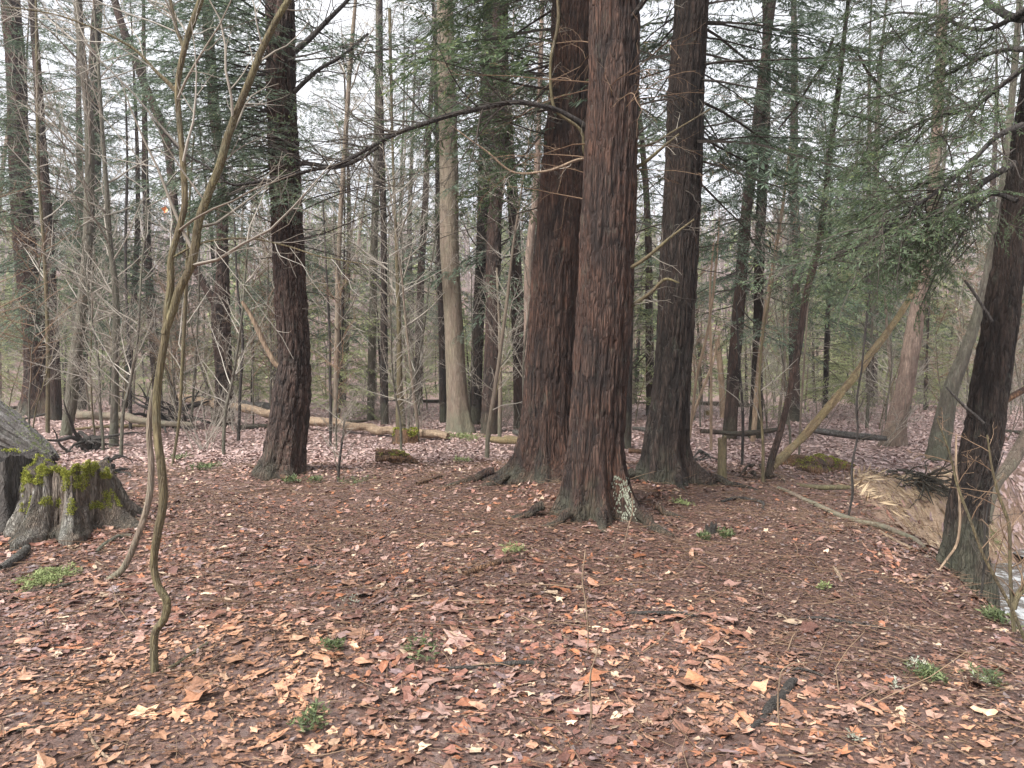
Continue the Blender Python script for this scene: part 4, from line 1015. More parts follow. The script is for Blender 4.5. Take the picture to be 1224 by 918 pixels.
for i, (lb, pts, mt) in enumerate([
    ('thin dark sapling right of the slim pale grey trunk', [(156, 514, 5), (155, 440, 4.5), (152, 380, 4), (150, 300, 3.5), (152, 200, 3), (150, 100, 2)], 'wood_black'),
    ('thin grey sapling left of the scaly brown trunk', [(228, 512, 3.6), (233, 440, 3.2), (238, 334, 3), (236, 240, 2)], 'bark_grey'),
    ('thin dark sapling just right of the scaly brown trunk', [(285, 527, 4), (287, 470, 3.8), (290, 401, 3.5), (284, 344, 3), (280, 260, 2)], 'wood_black'),
    ('thin dark upright sapling in front of the pale log', [(395, 533, 3.6), (395, 470, 3.2), (394, 400, 3), (390, 320, 2.4), (386, 240, 1.6)], 'wood_black'),
    ('short dark leafless seedling stick on the clearing beside the mossy broken wood', [(404, 577, 3.5), (406, 550, 3), (410, 520, 2.5), (412, 498, 1.5)], 'wood_black'),
    ('thin tan sapling in front of the reddish pair, left side', [(597, 524, 5), (598, 460, 4.5), (597, 400, 3.5), (594, 320, 2.5)], 'bark_smooth'),
    ('thin dark sapling below the slim pale stem at right', [(887, 556, 4), (888, 500, 3.5), (884, 440, 3), (880, 360, 2)], 'wood_black'),
    ('thin olive stem close left of the leaning pale log foot', [(912, 576, 4), (912, 530, 4), (908, 470, 3.5), (912, 400, 3), (925, 330, 2)], 'bark_olive'),
    ('thin grey stem in front of the large pale leaning trunk', [(1036, 512, 5), (1040, 440, 4.5), (1045, 335, 4), (1052, 240, 3)], 'bark_grey'),
    ('thin brown upright sapling right of the curved brown one', [(955, 546, 3), (957, 500, 3), (962, 420, 2.5), (966, 360, 2)], 'bark_smooth'),
    ]):
    sapling(lb, pts, mt, 210 + i, tw=12, tl=0.9, vstep=0.08, seg=8, rmin=0.0018)
# slim seedlings in the foreground
sapling('tiny leafless seedling with a pale thin tip in the bottom foreground, right of centre', [(705, 873, 2.8), (707, 850, 2.7), (705, 820, 2.4), (707, 800, 2), (712, 785, 1.4), (717, 770, 1.0)], 'wood_pale', 230, tw=4, tl=0.08, lev=0, vstep=0.01, seg=8, twmat='twig_brown', limbs=[], rmin=0.0008)
sapling('thin pale wavy seedling standing before the bottom foreground one', [(702, 785, 1.8), (703, 755, 2), (700, 720, 2), (696, 690, 1.8), (698, 672, 1.6), (700, 656, 1.2)], 'wood_pale', 231, tw=3, tl=0.1, lev=0, vstep=0.01, seg=6, twmat='twig_brown', rmin=0.0008)
sapling('thin pale stem bent over, at the foot of the front reddish trunk', [(745, 655, 1.6), (751, 630, 1.6), (756, 612, 1.4), (755, 590, 1)], 'wood_pale', 232, tw=2, tl=0.1, lev=0, vstep=0.02, seg=6, rmin=0.0008)
sapling('thin pale hooked seedling in the right foreground beside the black root', [(935, 880, 2.2), (930, 850, 2.2), (931, 822, 2), (936, 800, 1.8), (948, 793, 1.6), (965, 792, 1)], 'wood_pale', 233, tw=3, tl=0.1, lev=0, vstep=0.01, seg=6, twmat='twig_brown', rmin=0.0008)
# stems at the ravine rim by the right edge
sapling('slim olive stem leaning left across the near blackish trunk', [(1222, 757, 5), (1209, 727, 5), (1192, 695, 4.6), (1176, 665, 4.4), (1160, 622, 4), (1145, 582, 3.8), (1136, 545, 3), (1120, 500, 2)], 'bark_olive', 234, depth=3.9, tw=8, tl=0.4, twmat='twig_brown', vstep=0.02, seg=8)
sapling('slim pale stem hugging the near blackish trunk', [(1132, 668, 3.2), (1143, 652, 3.4), (1147, 630, 3.6), (1147, 600, 3.4), (1143, 560, 3), (1143, 520, 2)], 'wood_pale', 235, depth=4.5, tw=3, tl=0.2, twmat='twig_brown', vstep=0.02, seg=8)
sapling('mossy stem at the right edge beside the stream', [(1211, 738, 7), (1209, 711, 6), (1207, 670, 5), (1206, 628, 4.6), (1193, 589, 4.2), (1186, 560, 3), (1180, 520, 2)], 'bark_olive', 236, depth=4.2, tw=9, tl=0.6, twmat='twig_brown', vstep=0.02, seg=10,
        limbs=[[(1210, 728, 8), (1216, 712, 7), (1226, 700, 7), (1240, 680, 6)]])
sapling('thin dark stem behind the near blackish trunk on the bank', [(1172, 720, 3), (1176, 680, 3), (1178, 630, 2.6), (1186, 580, 2.2), (1200, 540, 1.5)], 'wood_black', 237, depth=5.0, tw=12, tl=0.5, vstep=0.03, seg=7, twmat='twig_dark')

# ------------------------------------------------------------------ leaning and fallen logs
def log(label, pts, mat, seed, d0, d1, seg=40, step=0.03, bark_d=0.006, name='fallen_log', stubs=0, cap=True, fx=16, sticks=None, follow=False, jag=0.02):
    m_ = len(pts); C = np.array([(*at(q[0], q[1], d0 + (d1 - d0) * i / (m_ - 1)), q[2] * 0.5 * (d0 + (d1 - d0) * i / (m_ - 1)) / F) for i, q in enumerate(pts)])
    if follow: C[:, 2] = terrain(C[:, 0], C[:, 1]) + C[:, 3] * 0.8
    L = np.sum(np.linalg.norm(np.diff(C[:, :3], axis=0), axis=1))
    S_ = spline(C, max(8, int(L / step)))
    S_[:, :3] += (noise(S_[:, :3] * 3.1, seed)[:, None] - 0.5) * S_[:, 3:4] * 0.9; S_[:, 3] *= 0.82 + 0.36 * noise(S_[:, :3] * 2.3 + 5, seed)
    acc = Acc(); bark_tube(acc, S_[:, :3], S_[:, 3], seg, seed, depth=bark_d, fx=fx, cap=cap, zb=-50, jag=jag)
    c = S_[len(S_) // 2, :3]
    if not stubs: return single(name, acc, M[mat], label, 'log' if name == 'fallen_log' else 'branch', c)
    t = thing(name, label, 'log' if name == 'fallen_log' else 'branch', c)
    rng = np.random.default_rng(seed); ps = Paths(); twiggy(rng, ps, S_[:, :3], S_[:, 3], stubs, 0.5, 1, 0.05, 0.98, (0.7, 1.4), 0.12, (0, 0, 0.05), 6, 4, rmin=0.003)
    ps.into(acc, 1)
    part('trunk', acc, [M[mat], M['twig_grey']], t); return t
log('pale speckled log leaning up to the right from the foot of the curved sapling', [(921, 560, 9.2), (940, 541, 9.2), (962, 520, 9.2), (990, 487, 9.2), (1020, 452, 9.2), (1040, 424, 8.4), (1060, 398, 7.7), (1087, 357, 6.4), (1096, 336, 4.9)],
    'bark_tan', 301, ground(918, 572)[1], ground(918, 572)[1] + 2.6, seg=36, step=0.02, bark_d=0.008, stubs=6, fx=24)
log('long pale barkless log lying across the back of the clearing', [(215, 474, 8.8), (250, 482, 9.5), (300, 491, 9.5), (345, 498, 9.5), (380, 503, 9.5), (430, 510, 10.2), (480, 516, 9.9), (536, 521, 8.6)],
    'wood_pale', 302, 19.0, 15.4, stubs=26, bark_d=0.018, fx=9, step=0.05)
log('short pale log between the twin dark trunks and the rear reddish trunk', [(588, 526, 7), (620, 528, 9), (655, 531, 9)], 'bark_tan', 314, 14.2, 13.4, step=0.04, bark_d=0.01)
log('pale grey log continuing behind the lone dark trunk, above the long barkless one', [(290, 484, 13), (320, 488, 13), (360, 494, 11)], 'wood_grey', 303, 19.6, 19.0, step=0.05)
log('thin pale brown log on the ground behind the black roots', [(85, 493, 11), (115, 497, 10), (150, 499, 9), (190, 505, 7), (230, 508, 5)], 'bark_smooth', 304, 17, 15.5, step=0.05)
log('white-topped flat log lying behind the leaning pale log', [(965, 514, 6), (1000, 518, 8), (1030, 522, 8), (1060, 524, 5)], 'wood_grey', 305, 14, 13.2, step=0.05)
log('dark log lying between the dark brown trunk and the short post', [(838, 515, 5), (870, 517, 5), (905, 517, 6), (935, 512, 4)], 'bark_brown', 306, 15, 15.5, step=0.05)
log('thin mossy pole lying in front of the mossy green bank', [(952, 580, 5), (975, 582, 6), (1000, 583, 6), (1016, 583, 5)], 'bark_olive', 307, 8.7, 8.5, step=0.03)
log('log piece beyond the reddish pair with a snow-white top', [(756, 512, 5), (780, 514, 6), (802, 516, 5)], 'wood_grey', 308, 16, 15.6, step=0.05)
log('short dark log behind the gap between the reddish pair and the dark trunk', [(752, 538, 6), (770, 540, 6), (778, 541, 5)], 'wood_rot', 309, 11.5, 11.3, step=0.03)
log('birch-like pale log slanting up at the right edge behind the blackish trunk', [(1180, 622, 9), (1186, 592, 11), (1195, 572, 12), (1208, 555, 13), (1224, 526, 13), (1245, 490, 13)], 'bark_smooth', 310, 6.6, 7.4, step=0.02, fx=30, seg=48, bark_d=0.006)
log('orange-brown splintered log poking out behind the blackish trunk', [(1185, 488, 6), (1205, 476, 7), (1230, 462, 7)], 'wood_rot', 311, 7, 7.2, step=0.02)
log('grey-brown curved branch lying along the rim of the ravine', [(930, 590, 4), (950, 593, 5), (975, 596, 6), (1000, 601, 6), (1022, 609, 6), (1045, 622, 7), (1070, 637, 7), (1092, 650, 6), (1106, 656, 4)], 'bark_smooth', 312, 8.25, 6.0, seg=14, step=0.02, bark_d=0.004, name='fallen_branch', follow=True)
log('second pale thin branch below the curved grey-brown one on the rim', [(1052, 630, 4), (1070, 645, 5), (1090, 658, 4.5)], 'wood_pale', 313, 6.6, 5.75, seg=10, step=0.02, name='fallen_branch', follow=True, bark_d=0.003)
STICKS = [('rusty brown stick lying at the foot of the lone dark trunk', [(298, 559, 5), (318, 564, 6), (345, 575, 6)], 'wood_rot'),
    ('thick dark stick lying on the mound below the reddish pair', [(554, 689, 7), (580, 681, 8), (606, 673, 8), (626, 670, 5)], 'wood_rot'),
    ('long thin black branch lying in the middle foreground', [(532, 801, 3), (560, 800, 5), (600, 797, 6), (635, 794, 5), (662, 796, 2)], 'wood_black'),
    ('dark stick lying right of the long black branch', [(748, 734, 4), (785, 735, 5), (815, 736, 5), (832, 738, 3)], 'wood_black'),
    ('slanting stick at the foot of the crooked forked sapling', [(193, 806, 4), (215, 793, 4.5), (235, 780, 5), (249, 771, 4)], 'bark_olive'),
    ('stick lying before the small broken mossy wood', [(498, 580, 4), (515, 575, 4), (528, 570, 3)], 'wood_rot'),
    ('long thin dark branch lying across the right foreground', [(940, 743, 3), (975, 741, 4), (1010, 745, 4), (1045, 750, 4), (1070, 756, 2)], 'wood_black'),
    ('short grey branch end beside the left mossy stump', [(0, 684, 9), (15, 675, 11), (32, 660, 10)], 'wood_grey'),
    ('bent grey branch lying behind the dead brown stem', [(115, 663, 4), (130, 650, 5), (145, 643, 5), (158, 642, 4)], 'bark_grey'),
    ('thin pale root-like branch in the bottom left foreground', [(104, 872, 3), (112, 890, 3.5), (125, 905, 3.5), (150, 916, 3)], 'wood_pale'),
    ('long dark twig lying in the left foreground', [(0, 880, 3), (30, 874, 4), (70, 868, 4), (110, 862, 3)], 'bark_brown'),
    ('reddish slender twig lying in the bottom middle', [(598, 835, 2.5), (630, 862, 3.5), (660, 893, 4), (685, 918, 4)], 'wood_rot'),
    ('curved dark branch before the short post', [(862, 601, 3), (885, 597, 4), (905, 601, 4), (912, 610, 3)], 'wood_black'),
    ('pale wood splinter lying on the bare duff at right', [(996, 679, 2.5), (1001, 687, 5), (1007, 697, 3)], 'wood_pale'),
    ('thin olive stick lying by the left stump roots', [(0, 708, 3), (30, 710, 4), (65, 704, 4), (95, 697, 3)], 'bark_brown'),
    ('fine branch lying in the left middle ground', [(330, 690, 2.5), (355, 684, 3), (378, 678, 2.5)], 'wood_black'),
    ('bent thin twig lying left of the long black branch', [(400, 733, 2.5), (412, 745, 3), (420, 768, 2.5)], 'wood_rot'),
    ('thin dark branch lying above the pale lichen sprig', [(885, 790, 2), (920, 800, 3), (960, 802, 3), (1000, 815, 2)], 'wood_black')]
for i, (lb, pts, mt) in enumerate(STICKS):
    G_ = [ground(p[0], p[1]) for p in pts]
    C = np.array([(*g_[:2], g_[2] + p[2] * .5 * g_[1] / F * 0.75, p[2] * .5 * g_[1] / F) for p, g_ in zip(pts, G_)])
    L = np.sum(np.linalg.norm(np.diff(C[:, :3], axis=0), axis=1)); S_ = spline(C, max(10, int(L / 0.015)))
    S_[:, 2] += (noise(S_[:, :3] * 12, i) - 0.4) * 0.012
    a = Acc(); bark_tube(a, S_[:, :3], S_[:, 3], 10, 320 + i, depth=0.002, fx=40, cap=True, zb=-50, lump=0.12)
    rng = np.random.default_rng(i); ps = Paths()
    twiggy(rng, ps, S_[:, :3], S_[:, 3], 4, L * 0.3, 0, 0.2, 0.9, (0.4, 0.9), 0.1, (0, 0, 0), 5, rmin=0.001, flat=True); ps.into(a)
    single('fallen_stick', a, M[mt], lb, 'stick', S_[len(S_) // 2, :3])

# ------------------------------------------------------------------ stumps, roots, slab, bank
def tufts(acc, rng, P, size=0.02, per=6, nrm=None):
    """short moss blades around the points P"""
    m_ = len(P); B_ = np.repeat(P, per, 0) + rng.normal(0, size * 0.5, (m_ * per, 3)) * np.array([1, 1, 0.4])
    D_ = rng.normal(0, 0.6, (m_ * per, 3)) + np.array([0, 0, 0.9])
    L_ = size * rng.uniform(0.6, 1.5, m_ * per)
    diamonds(acc, B_, D_, norm(rng.normal(0, 1, (m_ * per, 3))), L_, L_ * 0.22, rng.random(m_ * per))

def surf_pts(acc, rng, n_, test):
    V, Q, T, A = acc.arrays(); c = V[Q].mean(1); nn = norm(np.cross(V[Q[:, 1]] - V[Q[:, 0]], V[Q[:, 2]] - V[Q[:, 0]]))
    k = np.where(test(c, nn))[0]
    if len(k) == 0: return np.zeros((0, 3))
    i = k[rng.integers(0, len(k), n_)]; return c[i] + rng.normal(0, 0.006, (n_, 3))

def stump(label, px, py, w_, h, seed, mat='wood_grey', flares=(), seg=160, mossy=3000, jag=0.05, name='tree_stump', step=0.012, depth=None, lean=(0, 0), bark_d=0.02, mossfn=None, msize=0.018):
    g_ = ground(px, py); 
    if depth: g_ = at(px, py, depth); g_[2] = tz(g_[0], g_[1])
    r = w_ * 0.5 * g_[1] / F; g_[1] += r * 0.8; g_[2] = tz(g_[0], g_[1])
    n_ = int((h + 0.25) / step) + 4; z = np.linspace(-0.25, h, n_)
    C = np.stack([g_[0] + lean[0] * z, g_[1] + lean[1] * z, g_[2] + z], -1); R = r * (1 + 0.12 * np.exp(-np.maximum(z, 0) / 0.2))
    acc = Acc(); bark_tube(acc, C, R, seg, seed, depth=bark_d, fx=13, fz=2.0, flares=flares, zb=g_[2], lump=0.14, cap=True, jag=jag)
    t = thing(name, label, 'stump', g_); part('wood', acc, M[mat], t)
    rng = np.random.default_rng(seed)
    if mossy:
        f = mossfn or (lambda c, nn: (c[:, 2] > g_[2] + h * 0.55) & (noise(c * 6, seed) > 0.45))
        ma = Acc(); P = surf_pts(acc, rng, mossy, f)
        if len(P): tufts(ma, rng, P, msize); part('moss', ma, M['moss'], t, smooth=False)
    return t, g_, acc
H1 = 0.46
st1, g1, a1 = stump('large weathered grey stump at the left edge, bright moss on its rim and front', 66, 636, 96, H1, 401,
    flares=[(188, 0.22, 0.28, 0.35), (225, 0.12, 0.3, 0.3), (262, 0.30, 0.20, 0.22), (300, 0.32, 0.24, 0.22), (345, 0.40, 0.22, 0.20), (20, 0.3, 0.3, 0.2)], jag=0.11, seg=300, mossy=0, bark_d=0.04, mat='wood_stump', step=0.009)
ma = Acc(); rng = np.random.default_rng(5)
P = surf_pts(a1, rng, 6500, lambda c, nn: (c[:, 2] > g1[2] + H1 * 0.88) & (fbm(c * 6, 1, 3) > 0.44)); tufts(ma, rng, P, 0.010)
P = surf_pts(a1, rng, 3600, lambda c, nn: (c[:, 2] > g1[2] + 0.16) & (c[:, 0] > g1[0] - 0.25) & (c[:, 1] < g1[1]) & (fbm(c * np.array([13, 13, 6]), 2, 4) > 0.555)); tufts(ma, rng, P, 0.009, per=5)
part('moss', ma, M['moss'], st1, smooth=False)
st2, g2, _ = stump('lower dark stump half behind the large weathered grey stump, at the left edge', -6, 628, 60, 0.56, 402, mat='wood_black',
    flares=[(300, 0.25, 0.3, 0.3), (330, 0.2, 0.3, 0.2), (250, 0.2, 0.3, 0.3)], mossy=900, seg=160)
stump('low reddish rotten stump in front of the pale log', 484, 531, 26, 0.26, 403, mat='wood_rot', flares=[(200, 0.05, 0.4), (340, 0.06, 0.4)], mossy=250, seg=60, jag=0.05, step=0.02, msize=0.03)
stump('short upright wooden post-like snag right of the dark brown trunk', 864, 573, 11, 0.46, 404, mat='bark_olive', mossy=0, seg=40, jag=0.05, step=0.02, bark_d=0.01, name='snag_post')
stump('tiny cut black stump with pale splinters on the right of the mound', 851, 640, 12, 0.07, 405, mat='wood_black', mossy=0, seg=36, jag=0.03, step=0.01, bark_d=0.006)
# mossy broken wood lying behind the seedling
g_ = ground(468, 556); t = thing('broken_log', 'short broken mossy wood piece lying on the clearing, jagged on its left end', 'log', g_)
C = np.array([[g_[0] - 0.22, g_[1], g_[2] + 0.13], [g_[0] - 0.05, g_[1], g_[2] + 0.13], [g_[0] + 0.2, g_[1] + 0.02, g_[2] + 0.08], [g_[0] + 0.38, g_[1] + 0.04, g_[2] + 0.0]])
S_ = spline(np.hstack([C, [[0.10], [0.11], [0.08], [0.03]]]), 50); a = Acc(); bark_tube(a, S_[:, :3], S_[:, 3], 60, 410, depth=0.035, fx=10, cap=True, zb=-50, jag=0.12, lump=.35); part('wood', a, M['wood_rot'], t)
ma = Acc(); tufts(ma, rng, surf_pts(a, rng, 420, lambda c, nn: (c[:, 2] > g_[2] + 0.14) & (fbm(c * 9, 4, 3) > 0.5)), 0.012); part('moss', ma, M['moss'], t, smooth=False)

def root_tangle(label, px, py, n_, L, seed, mat='wood_black', rr=0.035, spread=(-0.5, 3.6), depth=None, rise=0.5, name='root_tangle'):
    g_ = ground(px, py) if depth is None else at(px, py, depth); 
    g_[2] = tz(g_[0], g_[1]) + 0.05; rng = np.random.default_rng(seed); t = thing(name, label, 'roots', g_)
    for i in range(n_):
        az = rng.uniform(*spread); d = np.array([math.cos(az), -abs(math.sin(az)) * 0.7, rng.uniform(-0.1, rise)])
        l = L * rng.uniform(0.45, 1.1); P = wander(rng, g_ + rng.normal(0, 0.08, 3), d, l, 9, 0.22, (0, 0, -0.9))
        P[:, 2] = np.maximum(P[:, 2], terrain(P[:, 0], P[:, 1]) + 0.01)
        S_ = spline(np.hstack([P, np.linspace(rr * rng.uniform(0.5, 1.2), 0.006, 9)[:, None]]), 36)
        a = Acc(); bark_tube(a, S_[:, :3], S_[:, 3], 10, seed + i, depth=0.004, fx=30, lump=0.15, cap=True, zb=-50)
        ps = Paths(); twiggy(rng, ps, S_[:, :3], S_[:, 3], 4, l * 0.4, 0, 0.2, 0.9, (0.4, 0.9), 0.2, (0, 0, -0.5), 6, 4, rf=.6, rmin=0.002); ps.into(a)
        part('root', a, M[mat], t)
    return t
root_tangle('tangle of black dead roots on the ground behind the large grey stump', 104, 540, 15, 1.25, 420, spread=(-0.7, 2.2), rr=0.06, rise=0.7)
root_tangle('spread of dark dead roots close behind the right side of the large grey stump', 118, 566, 12, 0.9, 426, spread=(-0.5, 1.3), rr=0.05, rise=0.6)
root_tangle('two dark root horns sticking up beside the leaning grey slab', 44, 535, 3, 0.5, 421, spread=(0.5, 2.8), rr=0.04, rise=0.9)
root_tangle('dark upturned roots and brush at the far end of the pale log', 205, 488, 34, 1.6, 422, spread=(-1, 4), rr=0.05, rise=1.3, depth=18)
root_tangle('small gnarled root base at the foot of the curved brown sapling', 908, 572, 8, 0.35, 423, mat='bark_brown', rr=0.02, rise=0.3)
root_tangle('small dark driftwood tangle right of the dark brown trunk foot', 842, 528, 9, 0.6, 424, mat='wood_grey', rr=0.02, rise=1.0, depth=12)
root_tangle('dark root mass hanging over the bare sandy bank', 1098, 562, 46, 1.0, 425, spread=(-0.6, 3.7), rr=0.02, rise=0.25, depth=11.7, mat='bark_brown')
# half buried black root in the right foreground
g_ = ground(925, 850); P = [ground(895, 878), ground(912, 860), ground(928, 842), ground(945, 822), ground(958, 808)]
S_ = spline(np.array([(*q, r_) for q, r_ in zip(P, (0.006, 0.017, 0.022, 0.018, 0.006))]), 50); S_[:, :2] += (noise(S_[:, :3] * 9, 3)[:, None] - 0.5) * 0.05; S_[:, 2] = terrain(S_[:, 0], S_[:, 1]) + 0.012 * np.sin(np.arange(50) * 0.35); a = Acc(); bark_tube(a, S_[:, :3], S_[:, 3], 30, 430, depth=0.01, fx=14, lump=.25, cap=True, zb=-50)
single('buried_root', a, M['wood_black'], 'thick black root half buried in leaves, right foreground', 'root', g_)
# leaning slab of dead trunk at the left edge
d_ = 8.6; C = np.array([(*at(-90, 446, d_ + 0.9), 0.22), (*at(-20, 494, d_ + 0.4), 0.22), (*at(24, 525, d_), 0.18), (*at(62, 548, d_ - 0.3), 0.07)])
C[:, 2] -= 0.02; S_ = spline(C, 90); a = Acc(); bark_tube(a, S_[:, :3], S_[:, 3], 150, 431, depth=0.045, fx=9, fz=0.7, cap=True, zb=-50, jag=0.1)
t = thing('fallen_log', 'weathered grey fallen trunk slab leaning in from the left edge above the stump', 'log', C[2, :3]); rs_ = np.random.default_rng(8); Ts_ = norm(S_[-1, :3] - S_[0, :3]); Us_ = norm(np.cross(Ts_, [0, 0, 1])); Ws_ = np.cross(Us_, Ts_)
for q in range(22):
    an = rs_.uniform(-0.3, pi + 0.3); f0, f1 = sorted(rs_.uniform(0, 1, 2)); f1 = min(1, f0 + max(0.3, f1 - f0)); i0, i1 = int(f0 * 70), int(f1 * 89)
    seg_ = S_[i0:i1 + 1]; k_ = len(seg_)
    if k_ < 8: continue
    off_ = (math.cos(an) * Us_ + math.sin(an) * Ws_)[None] * (seg_[:, 3:4] * 0.93); tp = np.sin(np.linspace(0.15, pi - 0.1, k_)) ** 0.5
    rib = spline(np.hstack([seg_[:, :3] + off_ + rs_.normal(0, 0.004, (k_, 3)), (rs_.uniform(0.018, 0.05) * tp)[:, None]]), 60)
    bark_tube(a, rib[:, :3], rib[:, 3], 18, 440 + q, depth=0.012, fx=26, fz=2, lump=0.25, zb=-50)
part('wood', a, M['wood_grey'], t)
ma = Acc(); tufts(ma, rng, surf_pts(a, rng, 700, lambda c, nn: (nn[:, 2] > 0.3) & (fbm(c * 4, 3, 3) > 0.56)), 0.014); part('moss', ma, M['moss_pale'], t, smooth=False)
# mossy hump with dark hollow beside the leaning log
g_ = ground(975, 566); t = thing('mossy_log', 'low rotten log hump covered in bright green moss right of the leaning pale log', 'log', g_)
C = np.array([(*(ground(942, 556)), 0.15), (*(ground(965, 562)), 0.17), (*(ground(990, 560)), 0.15), (*(ground(1014, 562)), 0.10)]); C[:, 2] += 0.0
S_ = spline(C, 70); a = Acc(); bark_tube(a, S_[:, :3], S_[:, 3], 70, 433, depth=0.05, fx=7, lump=.4, cap=True, zb=-50, jag=.04); part('wood', a, M['wood_rot'], t)
ma = Acc(); tufts(ma, rng, surf_pts(a, rng, 1800, lambda c, nn: (nn[:, 2] > 0.1) & (fbm(c * 5, 5, 4) > 0.53)), 0.014); part('moss', ma, M['moss'], t, smooth=False)

# ------------------------------------------------------------------ small ground plants
def plant(label, px, py, rad_px, n_, seed, mat='fern', size=0.04, name='ground_plant', cat='plant', flat=0.5, hgt=1.0):
    g_ = ground(px, py); r = rad_px * g_[1] / F; rng = np.random.default_rng(seed)
    n_ = int(n_ * 0.6); a = Acc(); th = rng.uniform(0, 2 * pi, n_); q = 1.5 * r * rng.random(n_) ** 0.7 * (0.55 + 0.45 * np.sin(th * 3 + seed) ** 2)
    x = g_[0] + q * np.cos(th); y = g_[1] + q * np.sin(th) * 1.3; P = np.stack([x, y, terrain(x, y) + 0.012], -1)
    B_ = np.repeat(P, 5, 0); D_ = rng.normal(0, 1, (len(B_), 3)); D_[:, 2] = np.abs(D_[:, 2]) * flat + 0.1
    L_ = size * rng.uniform(0.5, 1.4, len(B_)); B_ = B_ + rng.random((len(B_), 1)) * np.array([0, 0, 1]) * size * hgt
    diamonds(a, B_, D_, norm(rng.normal(0, 1, (len(B_), 3)) * 0.5 + np.array([0, 0, 1])), L_, L_ * 0.13, rng.random(len(B_)))
    return single(name, a, M[mat], label, cat, g_, smooth=False)
for i, q in enumerate([
    ('flat patch of pale green moss in front of the large grey stump', 58, 695, 24, 800, 'moss_pale', 0.025, 'moss_patch', 'moss', 0.3),
    ('bright green tuft behind the crooked sapling, right of two small ones', 245, 562, 17, 90, 'fern', 0.06, 'ground_plant', 'plant', 0.6),
    ('small green tuft behind the crooked sapling, near the thin sapling foot', 214, 550, 10, 50, 'fern', 0.06, 'ground_plant', 'plant', 0.6),
    ('small green tuft at the foot of the lone dark trunk', 350, 577, 9, 60, 'fern', 0.05, 'ground_plant', 'plant', 0.6),
    ('thin green tuft right of the lone dark trunk foot', 378, 577, 8, 40, 'fern', 0.05, 'ground_plant', 'plant', 0.6),
    ('loose dull green patch beside the dark seedling stick', 424, 577, 20, 60, 'fern', 0.045, 'ground_plant', 'plant', 0.4),
    ('pale green patch on the clearing right of the broken mossy wood', 555, 553, 10, 60, 'moss_pale', 0.05, 'ground_plant', 'plant', 0.4),
    ('sparse greenery around the mossy foot of the smooth tan trunk', 553, 524, 26, 220, 'moss_pale', 0.06, 'ground_plant', 'plant', 0.7),
    ('bright little fern frond on the mound below the reddish pair', 613, 661, 13, 60, 'moss_pale', 0.035, 'fern_frond', 'fern', 0.3),
    ('green tuft right of the tiny black stump', 868, 643, 9, 90, 'fern', 0.035, 'ground_plant', 'plant', 0.7),
    ('green tuft left of the tiny black stump', 840, 646, 7, 60, 'fern', 0.035, 'ground_plant', 'plant', 0.7),
    ('green sprig in the leaves left of the long black branch', 400, 778, 13, 60, 'fern', 0.03, 'ground_plant', 'plant', 0.4),
    ('green sprig at the bottom edge left of centre', 372, 868, 17, 80, 'fern', 0.03, 'ground_plant', 'plant', 0.4),
    ('blue-green fallen hemlock sprig left of the long black branch', 505, 783, 17, 60, 'fern', 0.03, 'fallen_sprig', 'twig', 0.2),
    ('green plant under the pale lichen sprig in the right foreground', 1108, 812, 18, 130, 'fern', 0.03, 'ground_plant', 'plant', 0.5),
    ('green sprig between the pale lichen sprig and the right edge', 1180, 816, 20, 60, 'fern', 0.03, 'fallen_sprig', 'twig', 0.3),
    ('green plants on the rim below the near blackish trunk', 1190, 742, 15, 110, 'fern', 0.035, 'ground_plant', 'plant', 0.6),
    ('pale green moss on the bank behind the near blackish trunk', 1186, 640, 12, 140, 'moss_pale', 0.04, 'moss_patch', 'moss', 0.4),
    ('light green tuft right of the dark brown trunk foot', 815, 604, 10, 70, 'moss_pale', 0.03, 'ground_plant', 'plant', 0.4),
    ('tiny yellowish tuft on the duff right of the pale splinter', 985, 705, 6, 40, 'moss_pale', 0.025, 'ground_plant', 'plant', 0.5),
    ]):
    plant(q[0], q[1], q[2], q[3], q[4], 500 + i, q[5], q[6], q[7], q[8], q[9])
for i, (lb, px, py, r, n_) in enumerate([('pale grey lichen sprig lying in the right foreground', 1100, 800, 13, 60), ('small pale lichen bits left of the lichen sprig', 1068, 822, 8, 16), ('pale lichen bit near the right bottom edge', 1172, 818, 8, 20),
                                  ('pair of whitish lichen scraps at the bottom right', 1020, 888, 8, 20), ('greyish lichen twig in the left middle foreground', 420, 722, 13, 24)]):
    plant(lb, px, py, r, n_, 560 + i, 'lichen', 0.018, 'lichen_scrap', 'lichen', 0.4)
# one orange leaf still hanging on a twig
p = at(197, 246, 3.75); a = Acc(); k = 9; th = np.arange(k) * 2 * pi / k; rr = np.array([1, .6, .9, .55, 1.1, .6, .9, .6, 1]) * 0.022
a.add(np.vstack([np.stack([p[0] + rr * np.cos(th) * 0.7, p[1] + rr * 0.5 * np.sin(2 * th), p[2] - 0.02 + rr * np.sin(th)], -1), p + np.array([0, 0.004, -0.02])]), None, np.array([[k, x_, (x_ + 1) % k] for x_ in range(k)]), 0.5, col=np.tile([[0.75, 0.32, 0.16]], (k + 1, 1)))
single('hanging_leaf', a, M['leaf'], 'single orange dead leaf hanging from a twig in the upper left', 'leaf', p, smooth=False)

